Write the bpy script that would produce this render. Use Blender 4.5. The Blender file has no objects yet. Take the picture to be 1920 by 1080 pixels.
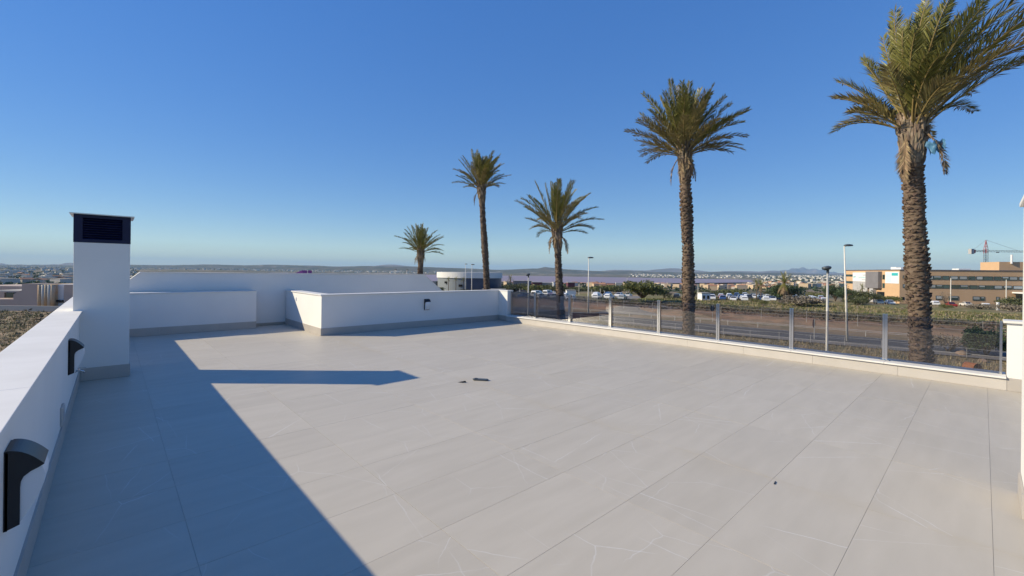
import bpy, bmesh, math, random
import numpy as np
from mathutils import Vector, Matrix
R = math.radians
rnd = random.Random(7)
sc = bpy.context.scene
col = sc.collection

# ------------------------------------------------------------------ camera
EYE = 1.66
F, YAW, ROLL, SHIFT = 814.48, 0.7445, 0.0115, -30.84
cy_, sy_ = math.cos(YAW), math.sin(YAW)
FWD = Vector((sy_, cy_, 0)); RT = Vector((cy_, -sy_, 0)); UP = Vector((0, 0, 1))
r2 = RT*math.cos(ROLL) + UP*math.sin(ROLL); u2 = -RT*math.sin(ROLL) + UP*math.cos(ROLL)
cam = bpy.data.cameras.new('camera'); cam.sensor_width = 36; cam.lens = F/1920*36
cam.shift_y = SHIFT/1920; cam.clip_start = 0.05; cam.clip_end = 60000
co = bpy.data.objects.new('camera', cam); col.objects.link(co)
m = Matrix((r2, u2, -FWD)).transposed().to_4x4(); m.translation = (0, 0, EYE)
co.matrix_world = m; sc.camera = co

# ------------------------------------------------------------------ light
SUN = Vector((1.345, -1.19, -1.0)).normalized()          # direction the light travels
ELEV = math.asin(-SUN.z); AZ = math.atan2(-SUN.x, -SUN.y)
w = bpy.data.worlds.new('World'); sc.world = w; w.use_nodes = True
nt = w.node_tree; nt.nodes.clear()
sky = nt.nodes.new('ShaderNodeTexSky'); sky.sky_type = 'NISHITA'; sky.sun_disc = False
sky.sun_elevation = ELEV; sky.sun_rotation = AZ; sky.altitude = 0
sky.air_density = 0.9; sky.dust_density = 0.0; sky.ozone_density = 3.0
bg = nt.nodes.new('ShaderNodeBackground'); bg.inputs[1].default_value = 0.12
wo = nt.nodes.new('ShaderNodeOutputWorld')
hsv = nt.nodes.new('ShaderNodeHueSaturation'); hsv.inputs['Saturation'].default_value = 1.25; hsv.inputs['Hue'].default_value = 0.509
nt.links.new(sky.outputs[0], hsv.inputs['Color']); 
sep = nt.nodes.new('ShaderNodeSeparateColor'); sep.mode = 'HSV'; cmb = nt.nodes.new('ShaderNodeCombineColor'); cmb.mode = 'HSV'
pw = nt.nodes.new('ShaderNodeMath'); pw.operation = 'POWER'; pw.inputs[1].default_value = 0.40      # the photograph's soft highlight roll-off
ml = nt.nodes.new('ShaderNodeMath'); ml.operation = 'MULTIPLY'; ml.inputs[1].default_value = 2.05
nt.links.new(hsv.outputs[0], sep.inputs[0]); nt.links.new(sep.outputs[0], cmb.inputs[0]); nt.links.new(sep.outputs[1], cmb.inputs[1])
nt.links.new(sep.outputs[2], pw.inputs[0]); nt.links.new(pw.outputs[0], ml.inputs[0]); nt.links.new(ml.outputs[0], cmb.inputs[2])
nt.links.new(cmb.outputs[0], bg.inputs[0]); nt.links.new(bg.outputs[0], wo.inputs[0])
sl = bpy.data.lights.new('sun', 'SUN'); sl.energy = 4.15; sl.angle = R(0.53); sl.color = (1, 0.875, 0.64)
so = bpy.data.objects.new('sun', sl); col.objects.link(so)
so.rotation_euler = SUN.to_track_quat('-Z', 'Y').to_euler()
vs = sc.view_settings; vs.view_transform = 'Standard'; vs.look = 'None'; vs.gamma = 1.0; vs.exposure = 0.56
vs.use_curve_mapping = False
sc.cycles.volume_bounces = 0; sc.cycles.max_bounces = 8; sc.cycles.transparent_max_bounces = 16
sc.cycles.caustics_reflective = False; sc.cycles.blur_glossy = 0.5; sc.cycles.sample_clamp_indirect = 6

# ------------------------------------------------------------------ helpers
def ray(x, y):
    return r2*((x-960)/F) + u2*(-(y-540-SHIFT)/F) + FWD
def P(x, y, d):
    """point seen at pixel (x, y) of the 1920 wide photo, d metres deep"""
    return Vector((0, 0, EYE)) + ray(x, y)*d
def Pz(x, y, z):
    v = ray(x, y); return Vector((0, 0, EYE)) + v*((z-EYE)/v.z)
def UD(u, d, z=0.0):
    p = RT*u + FWD*d; return Vector((p.x, p.y, z))

def gz_np(X, Y):
    r = np.hypot(X, Y)
    z = np.interp(r, [0, 130, 200, 260, 330, 450, 700, 880, 1000, 3300, 4000, 8000, 12000, 30000],
                     [-6, -6, -7.8, -10.5, -13.5, -17, -21, -23.2, -26.5, -26.5, -20, -8, 8, 20])
    u = X*cy_ - Y*sy_; d = X*sy_ + Y*cy_
    t = u/np.maximum(d, 1)
    # off the lagoon the land stays higher than its water
    land = np.clip((t-0.50)/0.14, 0, 1) + np.clip((-0.52-t)/0.12, 0, 1) + (d <= 0)
    zl = np.interp(r, [0, 130, 200, 260, 330, 450, 700, 1150, 4000, 8000, 12000, 30000], [-6, -6, -7.8, -10.5, -13, -16, -18, -19, -14, -4, 8, 20])
    land = np.clip(land, 0, 1)
    z = z*(1-land) + zl*land
    und = (np.sin(X*0.21+1.3)*np.sin(Y*0.17+0.4) + 0.6*np.sin(X*0.53+Y*0.31) + 0.5*np.sin(Y*0.71-X*0.4))
    road = np.clip((np.abs(X-(70.5-0.13*Y+0.0006*Y*Y))-7)/10, 0, 1)
    z = z + und*0.14*road*np.clip((r-20)/30, 0, 1)
    bank = np.exp(-((X-(84-0.13*Y+0.0006*Y*Y))/6.5)**2)*0.9*(r < 220)
    return z + bank
def gz(x, y):
    return float(gz_np(np.array([float(x)]), np.array([float(y)]))[0])
def onground(px, d):
    v = RT*((px-960)/F*d) + FWD*d
    return Vector((v.x, v.y, gz(v.x, v.y)))

class MB:
    def __init__(s): s.v = []; s.f = []
    def poly(s, pts):
        n = len(s.v); s.v += [tuple(p) for p in pts]; s.f.append(tuple(range(n, n+len(pts)))); return s
    def box(s, x0, y0, z0, x1, y1, z1):
        n = len(s.v)
        s.v += [(x0,y0,z0),(x1,y0,z0),(x1,y1,z0),(x0,y1,z0),(x0,y0,z1),(x1,y0,z1),(x1,y1,z1),(x0,y1,z1)]
        s.f += [tuple(n+i for i in q) for q in ((0,3,2,1),(4,5,6,7),(0,1,5,4),(1,2,6,5),(2,3,7,6),(3,0,4,7))]; return s
    def obox(s, o, ex, ey, ez):
        """box from corner o along three edge vectors"""
        o = Vector(o); ex = Vector(ex); ey = Vector(ey); ez = Vector(ez)
        n = len(s.v)
        s.v += [tuple(q) for q in (o, o+ex, o+ex+ey, o+ey, o+ez, o+ex+ez, o+ex+ey+ez, o+ey+ez)]
        fs = ((0,3,2,1),(4,5,6,7),(0,1,5,4),(1,2,6,5),(2,3,7,6),(3,0,4,7))
        if ex.cross(ey).dot(ez) < 0: fs = tuple(tuple(reversed(q)) for q in fs)
        s.f += [tuple(n+i for i in q) for q in fs]; return s
    def prism(s, prof, ax, a0, a1):
        """2-D outline extruded along axis ax ('x','y','z') from a0 to a1"""
        def put(p, a):
            return {'x': (a, p[0], p[1]), 'y': (p[0], a, p[1]), 'z': (p[0], p[1], a)}[ax]
        n = len(s.v); k = len(prof)
        s.v += [put(p, a0) for p in prof] + [put(p, a1) for p in prof]
        s.f += [tuple(n+i for i in range(k)), tuple(n+k+i for i in reversed(range(k)))]
        s.f += [(n+i, n+k+i, n+k+(i+1) % k, n+(i+1) % k) for i in range(k)]; return s
    def tube(s, pts, rad, seg=8, cap=True):
        pts = [Vector(p) for p in pts]
        if not hasattr(rad, '__len__'): rad = [rad]*len(pts)
        n = len(s.v)
        for i, p in enumerate(pts):
            t = (pts[min(i+1, len(pts)-1)]-pts[max(i-1, 0)]).normalized()
            a = t.cross(Vector((0, 0, 1)))
            if a.length < 0.05: a = t.cross(Vector((1, 0, 0)))
            a.normalize(); b = t.cross(a)
            for k in range(seg):
                th = 2*math.pi*k/seg
                s.v.append(tuple(p + (a*math.cos(th)+b*math.sin(th))*rad[i]))
        for i in range(len(pts)-1):
            for k in range(seg):
                k2 = (k+1) % seg
                s.f.append((n+i*seg+k, n+i*seg+k2, n+(i+1)*seg+k2, n+(i+1)*seg+k))
        if cap:
            s.f.append(tuple(n+k for k in reversed(range(seg))))
            s.f.append(tuple(n+(len(pts)-1)*seg+k for k in range(seg)))
        return s
    def mesh(s, name, mat, smooth=False, bevel=0.0, fix=False):
        me = bpy.data.meshes.new(name); me.from_pydata(s.v, [], s.f)
        if bevel or fix:
            bm = bmesh.new(); bm.from_mesh(me)
            bmesh.ops.recalc_face_normals(bm, faces=bm.faces[:])
            if bevel:
                bmesh.ops.bevel(bm, geom=bm.edges[:], offset=bevel, segments=2, affect='EDGES', profile=0.6)
            bm.to_mesh(me); bm.free()
        me.materials.append(mat)
        if smooth: me.shade_smooth()
        me.update(); return me
    def build(s, name, mat, parent=None, smooth=False, bevel=0.0, fix=False, loc=None):
        return place(name, s.mesh(name, mat, smooth, bevel, fix), parent, loc)

def place(name, me, parent=None, loc=None):
    o = bpy.data.objects.new(name, me); col.objects.link(o)
    if parent is not None: o.parent = parent
    if loc is not None: o.location = loc
    return o
def tag(o, label=None, cat=None, group=None, kind=None):
    if label: o['label'] = label
    if cat: o['category'] = cat
    if group: o['group'] = group
    if kind: o['kind'] = kind
    return o
def thing(name, label, cat, loc=(0, 0, 0), rz=0.0, group=None):
    o = bpy.data.objects.new(name, None); col.objects.link(o)
    o.location = loc; o.rotation_euler = (0, 0, rz); o.empty_display_size = 0.2
    return tag(o, label, cat, group)
def kids(o): return [c for c in bpy.data.objects if c.parent == o]
def copy_tree(o, ch, loc, rz, label, group=None, scale=None):
    """ch: list of (part, [sub-parts])"""
    c = o.copy(); col.objects.link(c); c.location = loc; c.rotation_euler = (0, 0, rz)
    if scale: c.scale = scale
    c['label'] = label
    if group: c['group'] = group
    for q in ch:
        k = q.copy(); col.objects.link(k); k.parent = c
    return c

# ------------------------------------------------------------------ materials
def mat(name, color, rough=0.6, metal=0.0, noise=None, bump=None, spec=0.5, rand=0.0, island=0.0, trans=0.0, sheen=0):
    """noise = (scale, second colour, detail); bump = (scale, strength)"""
    m = bpy.data.materials.new(name); m.use_nodes = True; t = m.node_tree; b = t.nodes['Principled BSDF']
    b.inputs['Roughness'].default_value = rough; b.inputs['Metallic'].default_value = metal
    b.inputs['Specular IOR Level'].default_value = spec
    c = t.nodes.new('ShaderNodeRGB'); c.outputs[0].default_value = (*color, 1); out = c.outputs[0]
    geo = t.nodes.new('ShaderNodeNewGeometry')
    if noise:
        n = t.nodes.new('ShaderNodeTexNoise'); n.inputs['Scale'].default_value = noise[0]; n.inputs['Detail'].default_value = noise[2]
        t.links.new(geo.outputs['Position'], n.inputs['Vector'])
        r = t.nodes.new('ShaderNodeValToRGB'); r.color_ramp.elements[0].position = 0.35; r.color_ramp.elements[1].position = 0.65
        t.links.new(n.outputs[0], r.inputs[0])
        mx = t.nodes.new('ShaderNodeMix'); mx.data_type = 'RGBA'
        t.links.new(r.outputs[0], mx.inputs[0]); t.links.new(out, mx.inputs[6]); mx.inputs[7].default_value = (*noise[1], 1); out = mx.outputs[2]
    if rand or island:
        hs = t.nodes.new('ShaderNodeHueSaturation'); mr = t.nodes.new('ShaderNodeMapRange')
        if rand:
            oi = t.nodes.new('ShaderNodeObjectInfo'); src = oi.outputs['Random']; k = rand
        else:
            src = geo.outputs['Random Per Island']; k = island
        mr.inputs[3].default_value = 1-k; mr.inputs[4].default_value = 1+k
        t.links.new(src, mr.inputs[0]); t.links.new(mr.outputs[0], hs.inputs['Value']); t.links.new(out, hs.inputs['Color']); out = hs.outputs[0]
        if island:
            m2 = t.nodes.new('ShaderNodeMapRange'); m2.inputs[3].default_value = 0.485; m2.inputs[4].default_value = 0.515
            ad = t.nodes.new('ShaderNodeMath'); ad.operation = 'MULTIPLY'; ad.inputs[1].default_value = 7.31
            fr = t.nodes.new('ShaderNodeMath'); fr.operation = 'FRACT'
            t.links.new(src, ad.inputs[0]); t.links.new(ad.outputs[0], fr.inputs[0]); t.links.new(fr.outputs[0], m2.inputs[0]); t.links.new(m2.outputs[0], hs.inputs['Hue'])
    t.links.new(out, b.inputs['Base Color'])
    if bump:
        n = t.nodes.new('ShaderNodeTexNoise'); n.inputs['Scale'].default_value = bump[0]; n.inputs['Detail'].default_value = 4
        t.links.new(geo.outputs['Position'], n.inputs['Vector'])
        bp = t.nodes.new('ShaderNodeBump'); bp.inputs['Strength'].default_value = bump[1]; bp.inputs['Distance'].default_value = 0.01
        t.links.new(n.outputs[0], bp.inputs['Height']); t.links.new(bp.outputs[0], b.inputs['Normal'])
    if trans:
        tr = t.nodes.new('ShaderNodeBsdfTranslucent'); t.links.new(out, tr.inputs[0])
        ms = t.nodes.new('ShaderNodeMixShader'); ms.inputs[0].default_value = trans
        t.links.new(b.outputs[0], ms.inputs[1]); t.links.new(tr.outputs[0], ms.inputs[2])
        t.links.new(ms.outputs[0], t.nodes['Material Output'].inputs[0])
    return m

M = {}
M['plaster'] = mat('white_plaster', (0.775, 0.755, 0.72), 0.85, noise=(1.3, (0.745, 0.725, 0.69), 5), bump=(140, 0.12), spec=0.25)
M['coping'] = mat('white_coping', (0.76, 0.74, 0.70), 0.6, noise=(2.5, (0.70, 0.68, 0.64), 5), spec=0.4)
M['kerb_tile'] = mat('pale_kerb_tile', (0.52, 0.485, 0.445), 0.5, noise=(3, (0.48, 0.45, 0.41), 5), rand=0.03)
M['skirt'] = mat('skirting_tile', (0.44, 0.405, 0.365), 0.5, noise=(3, (0.40, 0.37, 0.335), 5), rand=0.04)
M['grout'] = mat('grout', (0.38, 0.345, 0.295), 0.9)
M['black'] = mat('black_metal', (0.012, 0.013, 0.016), 0.38, bump=(400, 0.05))
M['anthracite'] = mat('anthracite_metal', (0.004, 0.008, 0.040), 0.5, noise=(5, (0.006, 0.010, 0.048), 3), spec=0.3)
M['opal'] = mat('opal_plastic', (0.75, 0.76, 0.77), 0.35)
M['steel'] = mat('brushed_steel', (0.62, 0.62, 0.62), 0.16, metal=1.0)
M['post_steel'] = mat('polished_steel', (0.72, 0.72, 0.72), 0.13, metal=1.0)
M['alu'] = mat('grey_aluminium', (0.55, 0.55, 0.55), 0.35, metal=0.9)
M['galv'] = mat('galvanised_pole', (0.50, 0.49, 0.46), 0.55, metal=0.25, noise=(3, (0.42, 0.42, 0.40), 3))
M['pole_white'] = mat('white_painted_pole', (0.70, 0.68, 0.63), 0.55, noise=(3, (0.6, 0.58, 0.53), 3))
M['lamp_head'] = mat('lamp_head', (0.06, 0.075, 0.09), 0.4)
M['asphalt'] = mat('asphalt', (0.055, 0.055, 0.06), 0.85, noise=(0.25, (0.085, 0.083, 0.085), 6))
M['asphalt_old'] = mat('asphalt_worn', (0.16, 0.15, 0.14), 0.9, noise=(0.2, (0.21, 0.19, 0.17), 6))
M['paint'] = mat('road_paint', (0.6, 0.6, 0.58), 0.7, noise=(1.5, (0.42, 0.42, 0.4), 5))
M['trunk'] = mat('palm_trunk', (0.115, 0.082, 0.06), 0.95, noise=(9, (0.20, 0.15, 0.11), 5), bump=(60, 0.6), spec=0.1)
M['boots'] = mat('palm_leaf_scars', (0.19, 0.14, 0.105), 0.95, noise=(12, (0.115, 0.082, 0.062), 5), spec=0.1, island=0.35)
M['fibre'] = mat('palm_neck', (0.30, 0.24, 0.18), 0.95, noise=(8, (0.18, 0.135, 0.095), 5), spec=0.1, island=0.3)
M['frond'] = mat('palm_frond', (0.185, 0.178, 0.045), 0.45, island=0.42, trans=0.22, spec=0.4)
M['frond_old'] = mat('palm_frond_yellowing', (0.27, 0.22, 0.085), 0.6, island=0.35, trans=0.2)
M['frond_dead'] = mat('palm_frond_dead', (0.27, 0.19, 0.11), 0.8, island=0.35, trans=0.1)
M['rachis'] = mat('palm_rachis', (0.26, 0.19, 0.07), 0.6)
M['leaf_olive'] = mat('leaf_olive', (0.085, 0.095, 0.035), 0.6, island=0.45, trans=0.15)
M['leaf_dark'] = mat('leaf_dark_green', (0.05, 0.08, 0.028), 0.55, island=0.45, trans=0.15)
M['leaf_bright'] = mat('leaf_bright_green', (0.12, 0.13, 0.035), 0.55, island=0.4, trans=0.2)
M['leaf_grey'] = mat('dry_twigs', (0.20, 0.17, 0.13), 0.9, island=0.4)
M['scrub'] = mat('scrub_leaf', (0.115, 0.10, 0.065), 0.9, island=0.5)
M['scrub_brown'] = mat('scrub_brown', (0.18, 0.125, 0.085), 0.9, island=0.5)
M['dry_grass'] = mat('dry_grass', (0.32, 0.255, 0.15), 0.9, island=0.45, trans=0.1)
M['green_grass'] = mat('green_grass', (0.14, 0.15, 0.045), 0.8, island=0.45, trans=0.15)
M['bark'] = mat('bark', (0.12, 0.09, 0.065), 0.95)
M['rock'] = mat('rock', (0.33, 0.22, 0.15), 0.95, noise=(2, (0.25, 0.18, 0.12), 5), bump=(8, 0.5))
M['rust'] = mat('rusty_steel', (0.33, 0.12, 0.045), 0.85, noise=(4, (0.24, 0.09, 0.04), 5))
M['dark'] = mat('dark_inside', (0.02, 0.018, 0.016), 0.9)
M['blue_bag'] = mat('blue_plastic', (0.10, 0.27, 0.46), 0.5, trans=0.35)
M['brick_tan'] = mat('tan_cladding', (0.58, 0.385, 0.225), 0.85, noise=(0.35, (0.54, 0.355, 0.205), 4))
M['panel_white'] = mat('white_panel', (0.72, 0.73, 0.74), 0.6)
M['panel_pale'] = mat('pale_grey_panel', (0.42, 0.41, 0.41), 0.7, noise=(0.6, (0.39, 0.38, 0.38), 3))
M['panel_grey'] = mat('grey_panel', (0.20, 0.19, 0.20), 0.6, noise=(0.6, (0.18, 0.17, 0.18), 3))
M['teal'] = mat('teal_print', (0.04, 0.42, 0.45), 0.6)
M['teal_pale'] = mat('pale_teal_print', (0.55, 0.70, 0.74), 0.6)
M['ink'] = mat('grey_lettering', (0.10, 0.17, 0.20), 0.6)
M['glass_green'] = mat('green_window_glass', (0.03, 0.065, 0.065), 0.08, rand=0.5, spec=0.8)
M['curtain'] = mat('window_blind', (0.42, 0.44, 0.42), 0.8, rand=0.25)
M['glass_dark'] = mat('dark_window_glass', (0.015, 0.018, 0.022), 0.06, spec=0.8)
M['win_frame'] = mat('dark_window_frame', (0.05, 0.07, 0.07), 0.5)
M['roof_edge'] = mat('roof_edge_metal', (0.11, 0.10, 0.11), 0.5)
M['drum_white'] = mat('white_render', (0.68, 0.68, 0.66), 0.8)
M['drum_grey'] = mat('blue_grey_cladding', (0.20, 0.225, 0.245), 0.55, noise=(0.5, (0.185, 0.21, 0.23), 3))
M['maroon'] = mat('maroon_cladding', (0.10, 0.022, 0.035), 0.7)
M['crane_red'] = mat('crane_red', (0.42, 0.06, 0.06), 0.5)
M['crane_grey'] = mat('crane_grey', (0.18, 0.17, 0.19), 0.5)
M['concrete'] = mat('concrete', (0.40, 0.38, 0.35), 0.9, noise=(1, (0.33, 0.31, 0.28), 5))
M['render_pink'] = mat('pinkish_render', (0.46, 0.36, 0.31), 0.9, noise=(0.3, (0.42, 0.33, 0.285), 4))
M['render_cream'] = mat('cream_render', (0.52, 0.44, 0.32), 0.9, noise=(0.5, (0.50, 0.33, 0.19), 3))
M['house_a'] = mat('house_white', (0.47, 0.44, 0.39), 0.9, rand=0.2)
M['house_b'] = mat('house_sand', (0.52, 0.40, 0.27), 0.9, rand=0.25)
M['roof_tile'] = mat('roof_terracotta', (0.34, 0.17, 0.10), 0.9, rand=0.3)
M['tyre'] = mat('tyre', (0.02, 0.02, 0.02), 0.8)
CARC = {'white': (0.75, 0.75, 0.75), 'silver': (0.42, 0.44, 0.46), 'dark grey': (0.05, 0.055, 0.06), 'blue': (0.045, 0.09, 0.22), 'red': (0.30, 0.03, 0.03), 'black': (0.015, 0.015, 0.018)}
for k, c in CARC.items(): M['car_'+k] = mat('car_paint_'+k.replace(' ', '_'), c, 0.22, metal=0.15)

def tile_material():
    m = bpy.data.materials.new('stone_floor_tile'); m.use_nodes = True; t = m.node_tree; b = t.nodes['Principled BSDF']
    N, Lk = t.nodes.new, t.links.new
    geo = N('ShaderNodeNewGeometry'); oi = N('ShaderNodeObjectInfo')
    sc_ = N('ShaderNodeVectorMath'); sc_.operation = 'SCALE'; sc_.inputs[0].default_value = (37.0, 91.0, 53.0); Lk(oi.outputs['Random'], sc_.inputs['Scale'])
    ad = N('ShaderNodeVectorMath'); ad.operation = 'ADD'; Lk(geo.outputs['Position'], ad.inputs[0]); Lk(sc_.outputs[0], ad.inputs[1])
    # cloudy stone body, streaked along the tile's length
    mp = N('ShaderNodeMapping'); mp.inputs['Scale'].default_value = (0.7, 3.4, 1); Lk(ad.outputs[0], mp.inputs[0])
    n1 = N('ShaderNodeTexNoise'); n1.inputs['Scale'].default_value = 2.2; n1.inputs['Detail'].default_value = 7; Lk(mp.outputs[0], n1.inputs['Vector'])
    r1 = N('ShaderNodeValToRGB'); e = r1.color_ramp.elements; e[0].position = 0.3; e[0].color = (0.475, 0.432, 0.357, 1); e[1].position = 0.72; e[1].color = (0.52, 0.474, 0.396, 1)
    Lk(n1.outputs[0], r1.inputs[0])
    hs = N('ShaderNodeHueSaturation'); mr = N('ShaderNodeMapRange'); mr.inputs[3].default_value = 0.97; mr.inputs[4].default_value = 1.03
    Lk(oi.outputs['Random'], mr.inputs[0]); Lk(mr.outputs[0], hs.inputs['Value']); Lk(r1.outputs[0], hs.inputs['Color'])
    out = hs.outputs[0]
    # hairline veins: broken straight cracks of pale mineral
    def vein(scale, width, lo, hi, strength, seed):
        nonlocal out
        mv = N('ShaderNodeMapping'); mv.inputs['Rotation'].default_value = (0, 0, seed); mv.inputs['Scale'].default_value = (1, 0.62, 0); mv.inputs['Location'].default_value = (seed*11, seed*5, 0); Lk(ad.outputs[0], mv.inputs[0])
        wn = N('ShaderNodeTexNoise'); wn.inputs['Scale'].default_value = 9; wn.inputs['Detail'].default_value = 3; Lk(mv.outputs[0], wn.inputs['Vector'])
        ws = N('ShaderNodeVectorMath'); ws.operation = 'SCALE'; ws.inputs['Scale'].default_value = 0.035; Lk(wn.outputs['Color'], ws.inputs[0])
        wa = N('ShaderNodeVectorMath'); wa.operation = 'ADD'; Lk(mv.outputs[0], wa.inputs[0]); Lk(ws.outputs[0], wa.inputs[1])
        vo = N('ShaderNodeTexVoronoi'); vo.feature = 'DISTANCE_TO_EDGE'; vo.voronoi_dimensions = '2D'; vo.inputs['Scale'].default_value = scale; Lk(wa.outputs[0], vo.inputs['Vector'])
        mr = N('ShaderNodeMapRange'); mr.inputs[1].default_value = 0; mr.inputs[2].default_value = width; mr.inputs[3].default_value = 1; mr.inputs[4].default_value = 0; Lk(vo.outputs['Distance'], mr.inputs[0])
        nm = N('ShaderNodeTexNoise'); nm.inputs['Scale'].default_value = 1.7; nm.inputs['Detail'].default_value = 2; Lk(mv.outputs[0], nm.inputs['Vector'])
        m2 = N('ShaderNodeMapRange'); m2.inputs[1].default_value = lo; m2.inputs[2].default_value = hi; Lk(nm.outputs[0], m2.inputs[0])
        mu = N('ShaderNodeMath'); mu.operation = 'MULTIPLY'; Lk(mr.outputs[0], mu.inputs[0]); Lk(m2.outputs[0], mu.inputs[1])
        ms = N('ShaderNodeMath'); ms.operation = 'MULTIPLY'; ms.inputs[1].default_value = strength; Lk(mu.outputs[0], ms.inputs[0])
        mx = N('ShaderNodeMix'); mx.data_type = 'RGBA'; Lk(ms.outputs[0], mx.inputs[0]); Lk(out, mx.inputs[6]); mx.inputs[7].default_value = (0.68, 0.67, 0.655, 1); out = mx.outputs[2]
    vein(0.8, 0.0042, 0.46, 0.62, 0.7, 0.6)
    vein(1.3, 0.0045, 0.50, 0.62, 0.45, 2.1)
    vein(0.6, 0.0026, 0.42, 0.58, 0.6, 1.1)
    # faint rusty tint left along the yellowed joint (an old water stain)
    sx = N('ShaderNodeSeparateXYZ'); Lk(geo.outputs['Position'], sx.inputs[0])
    dx = N('ShaderNodeMath'); dx.operation = 'SUBTRACT'; dx.inputs[1].default_value = 3.97; Lk(sx.outputs[0], dx.inputs[0])
    ab = N('ShaderNodeMath'); ab.operation = 'ABSOLUTE'; Lk(dx.outputs[0], ab.inputs[0])
    ns = N('ShaderNodeTexNoise'); ns.inputs['Scale'].default_value = 1.1; ns.inputs['Detail'].default_value = 4; Lk(geo.outputs['Position'], ns.inputs['Vector'])
    wd = N('ShaderNodeMapRange'); wd.inputs[1].default_value = 0.40; wd.inputs[2].default_value = 0.75; wd.inputs[3].default_value = 0.0; wd.inputs[4].default_value = 0.6; Lk(ns.outputs[0], wd.inputs[0])
    st = N('ShaderNodeMapRange'); Lk(ab.outputs[0], st.inputs[0]); st.inputs[1].default_value = 0; Lk(wd.outputs[0], st.inputs[2]); st.inputs[3].default_value = 0.28; st.inputs[4].default_value = 0
    mx = N('ShaderNodeMix'); mx.data_type = 'RGBA'; Lk(st.outputs[0], mx.inputs[0]); Lk(out, mx.inputs[6]); mx.inputs[7].default_value = (0.46, 0.40, 0.30, 1); out = mx.outputs[2]
    Lk(out, b.inputs['Base Color']); b.inputs['Roughness'].default_value = 0.48; b.inputs['Specular IOR Level'].default_value = 0.35
    nb = N('ShaderNodeTexNoise'); nb.inputs['Scale'].default_value = 90; nb.inputs['Detail'].default_value = 5; Lk(geo.outputs['Position'], nb.inputs['Vector'])
    bp = N('ShaderNodeBump'); bp.inputs['Strength'].default_value = 0.12; bp.inputs['Distance'].default_value = 0.003; Lk(nb.outputs[0], bp.inputs['Height']); Lk(bp.outputs[0], b.inputs['Normal'])
    return m
M['tile'] = tile_material()

def pane_material():
    m = bpy.data.materials.new('smoked_glass'); m.use_nodes = True; t = m.node_tree; t.nodes.clear()
    N, Lk = t.nodes.new, t.links.new
    tr = N('ShaderNodeBsdfTransparent'); tr.inputs[0].default_value = (0.775, 0.765, 0.77, 1)     # per face, twice through a pane
    gl = N('ShaderNodeBsdfGlossy'); gl.inputs['Roughness'].default_value = 0.0; gl.inputs[0].default_value = (0.9, 0.92, 0.95, 1)
    fr = N('ShaderNodeFresnel'); fr.inputs[0].default_value = 1.52
    mu = N('ShaderNodeMath'); mu.operation = 'MULTIPLY_ADD'; mu.inputs[1].default_value = 0.8; mu.inputs[2].default_value = 0.025; Lk(fr.outputs[0], mu.inputs[0])
    ms = N('ShaderNodeMixShader'); Lk(mu.outputs[0], ms.inputs[0]); Lk(tr.outputs[0], ms.inputs[1]); Lk(gl.outputs[0], ms.inputs[2])
    o = N('ShaderNodeOutputMaterial'); Lk(ms.outputs[0], o.inputs[0]); return m
M['pane'] = pane_material()

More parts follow.
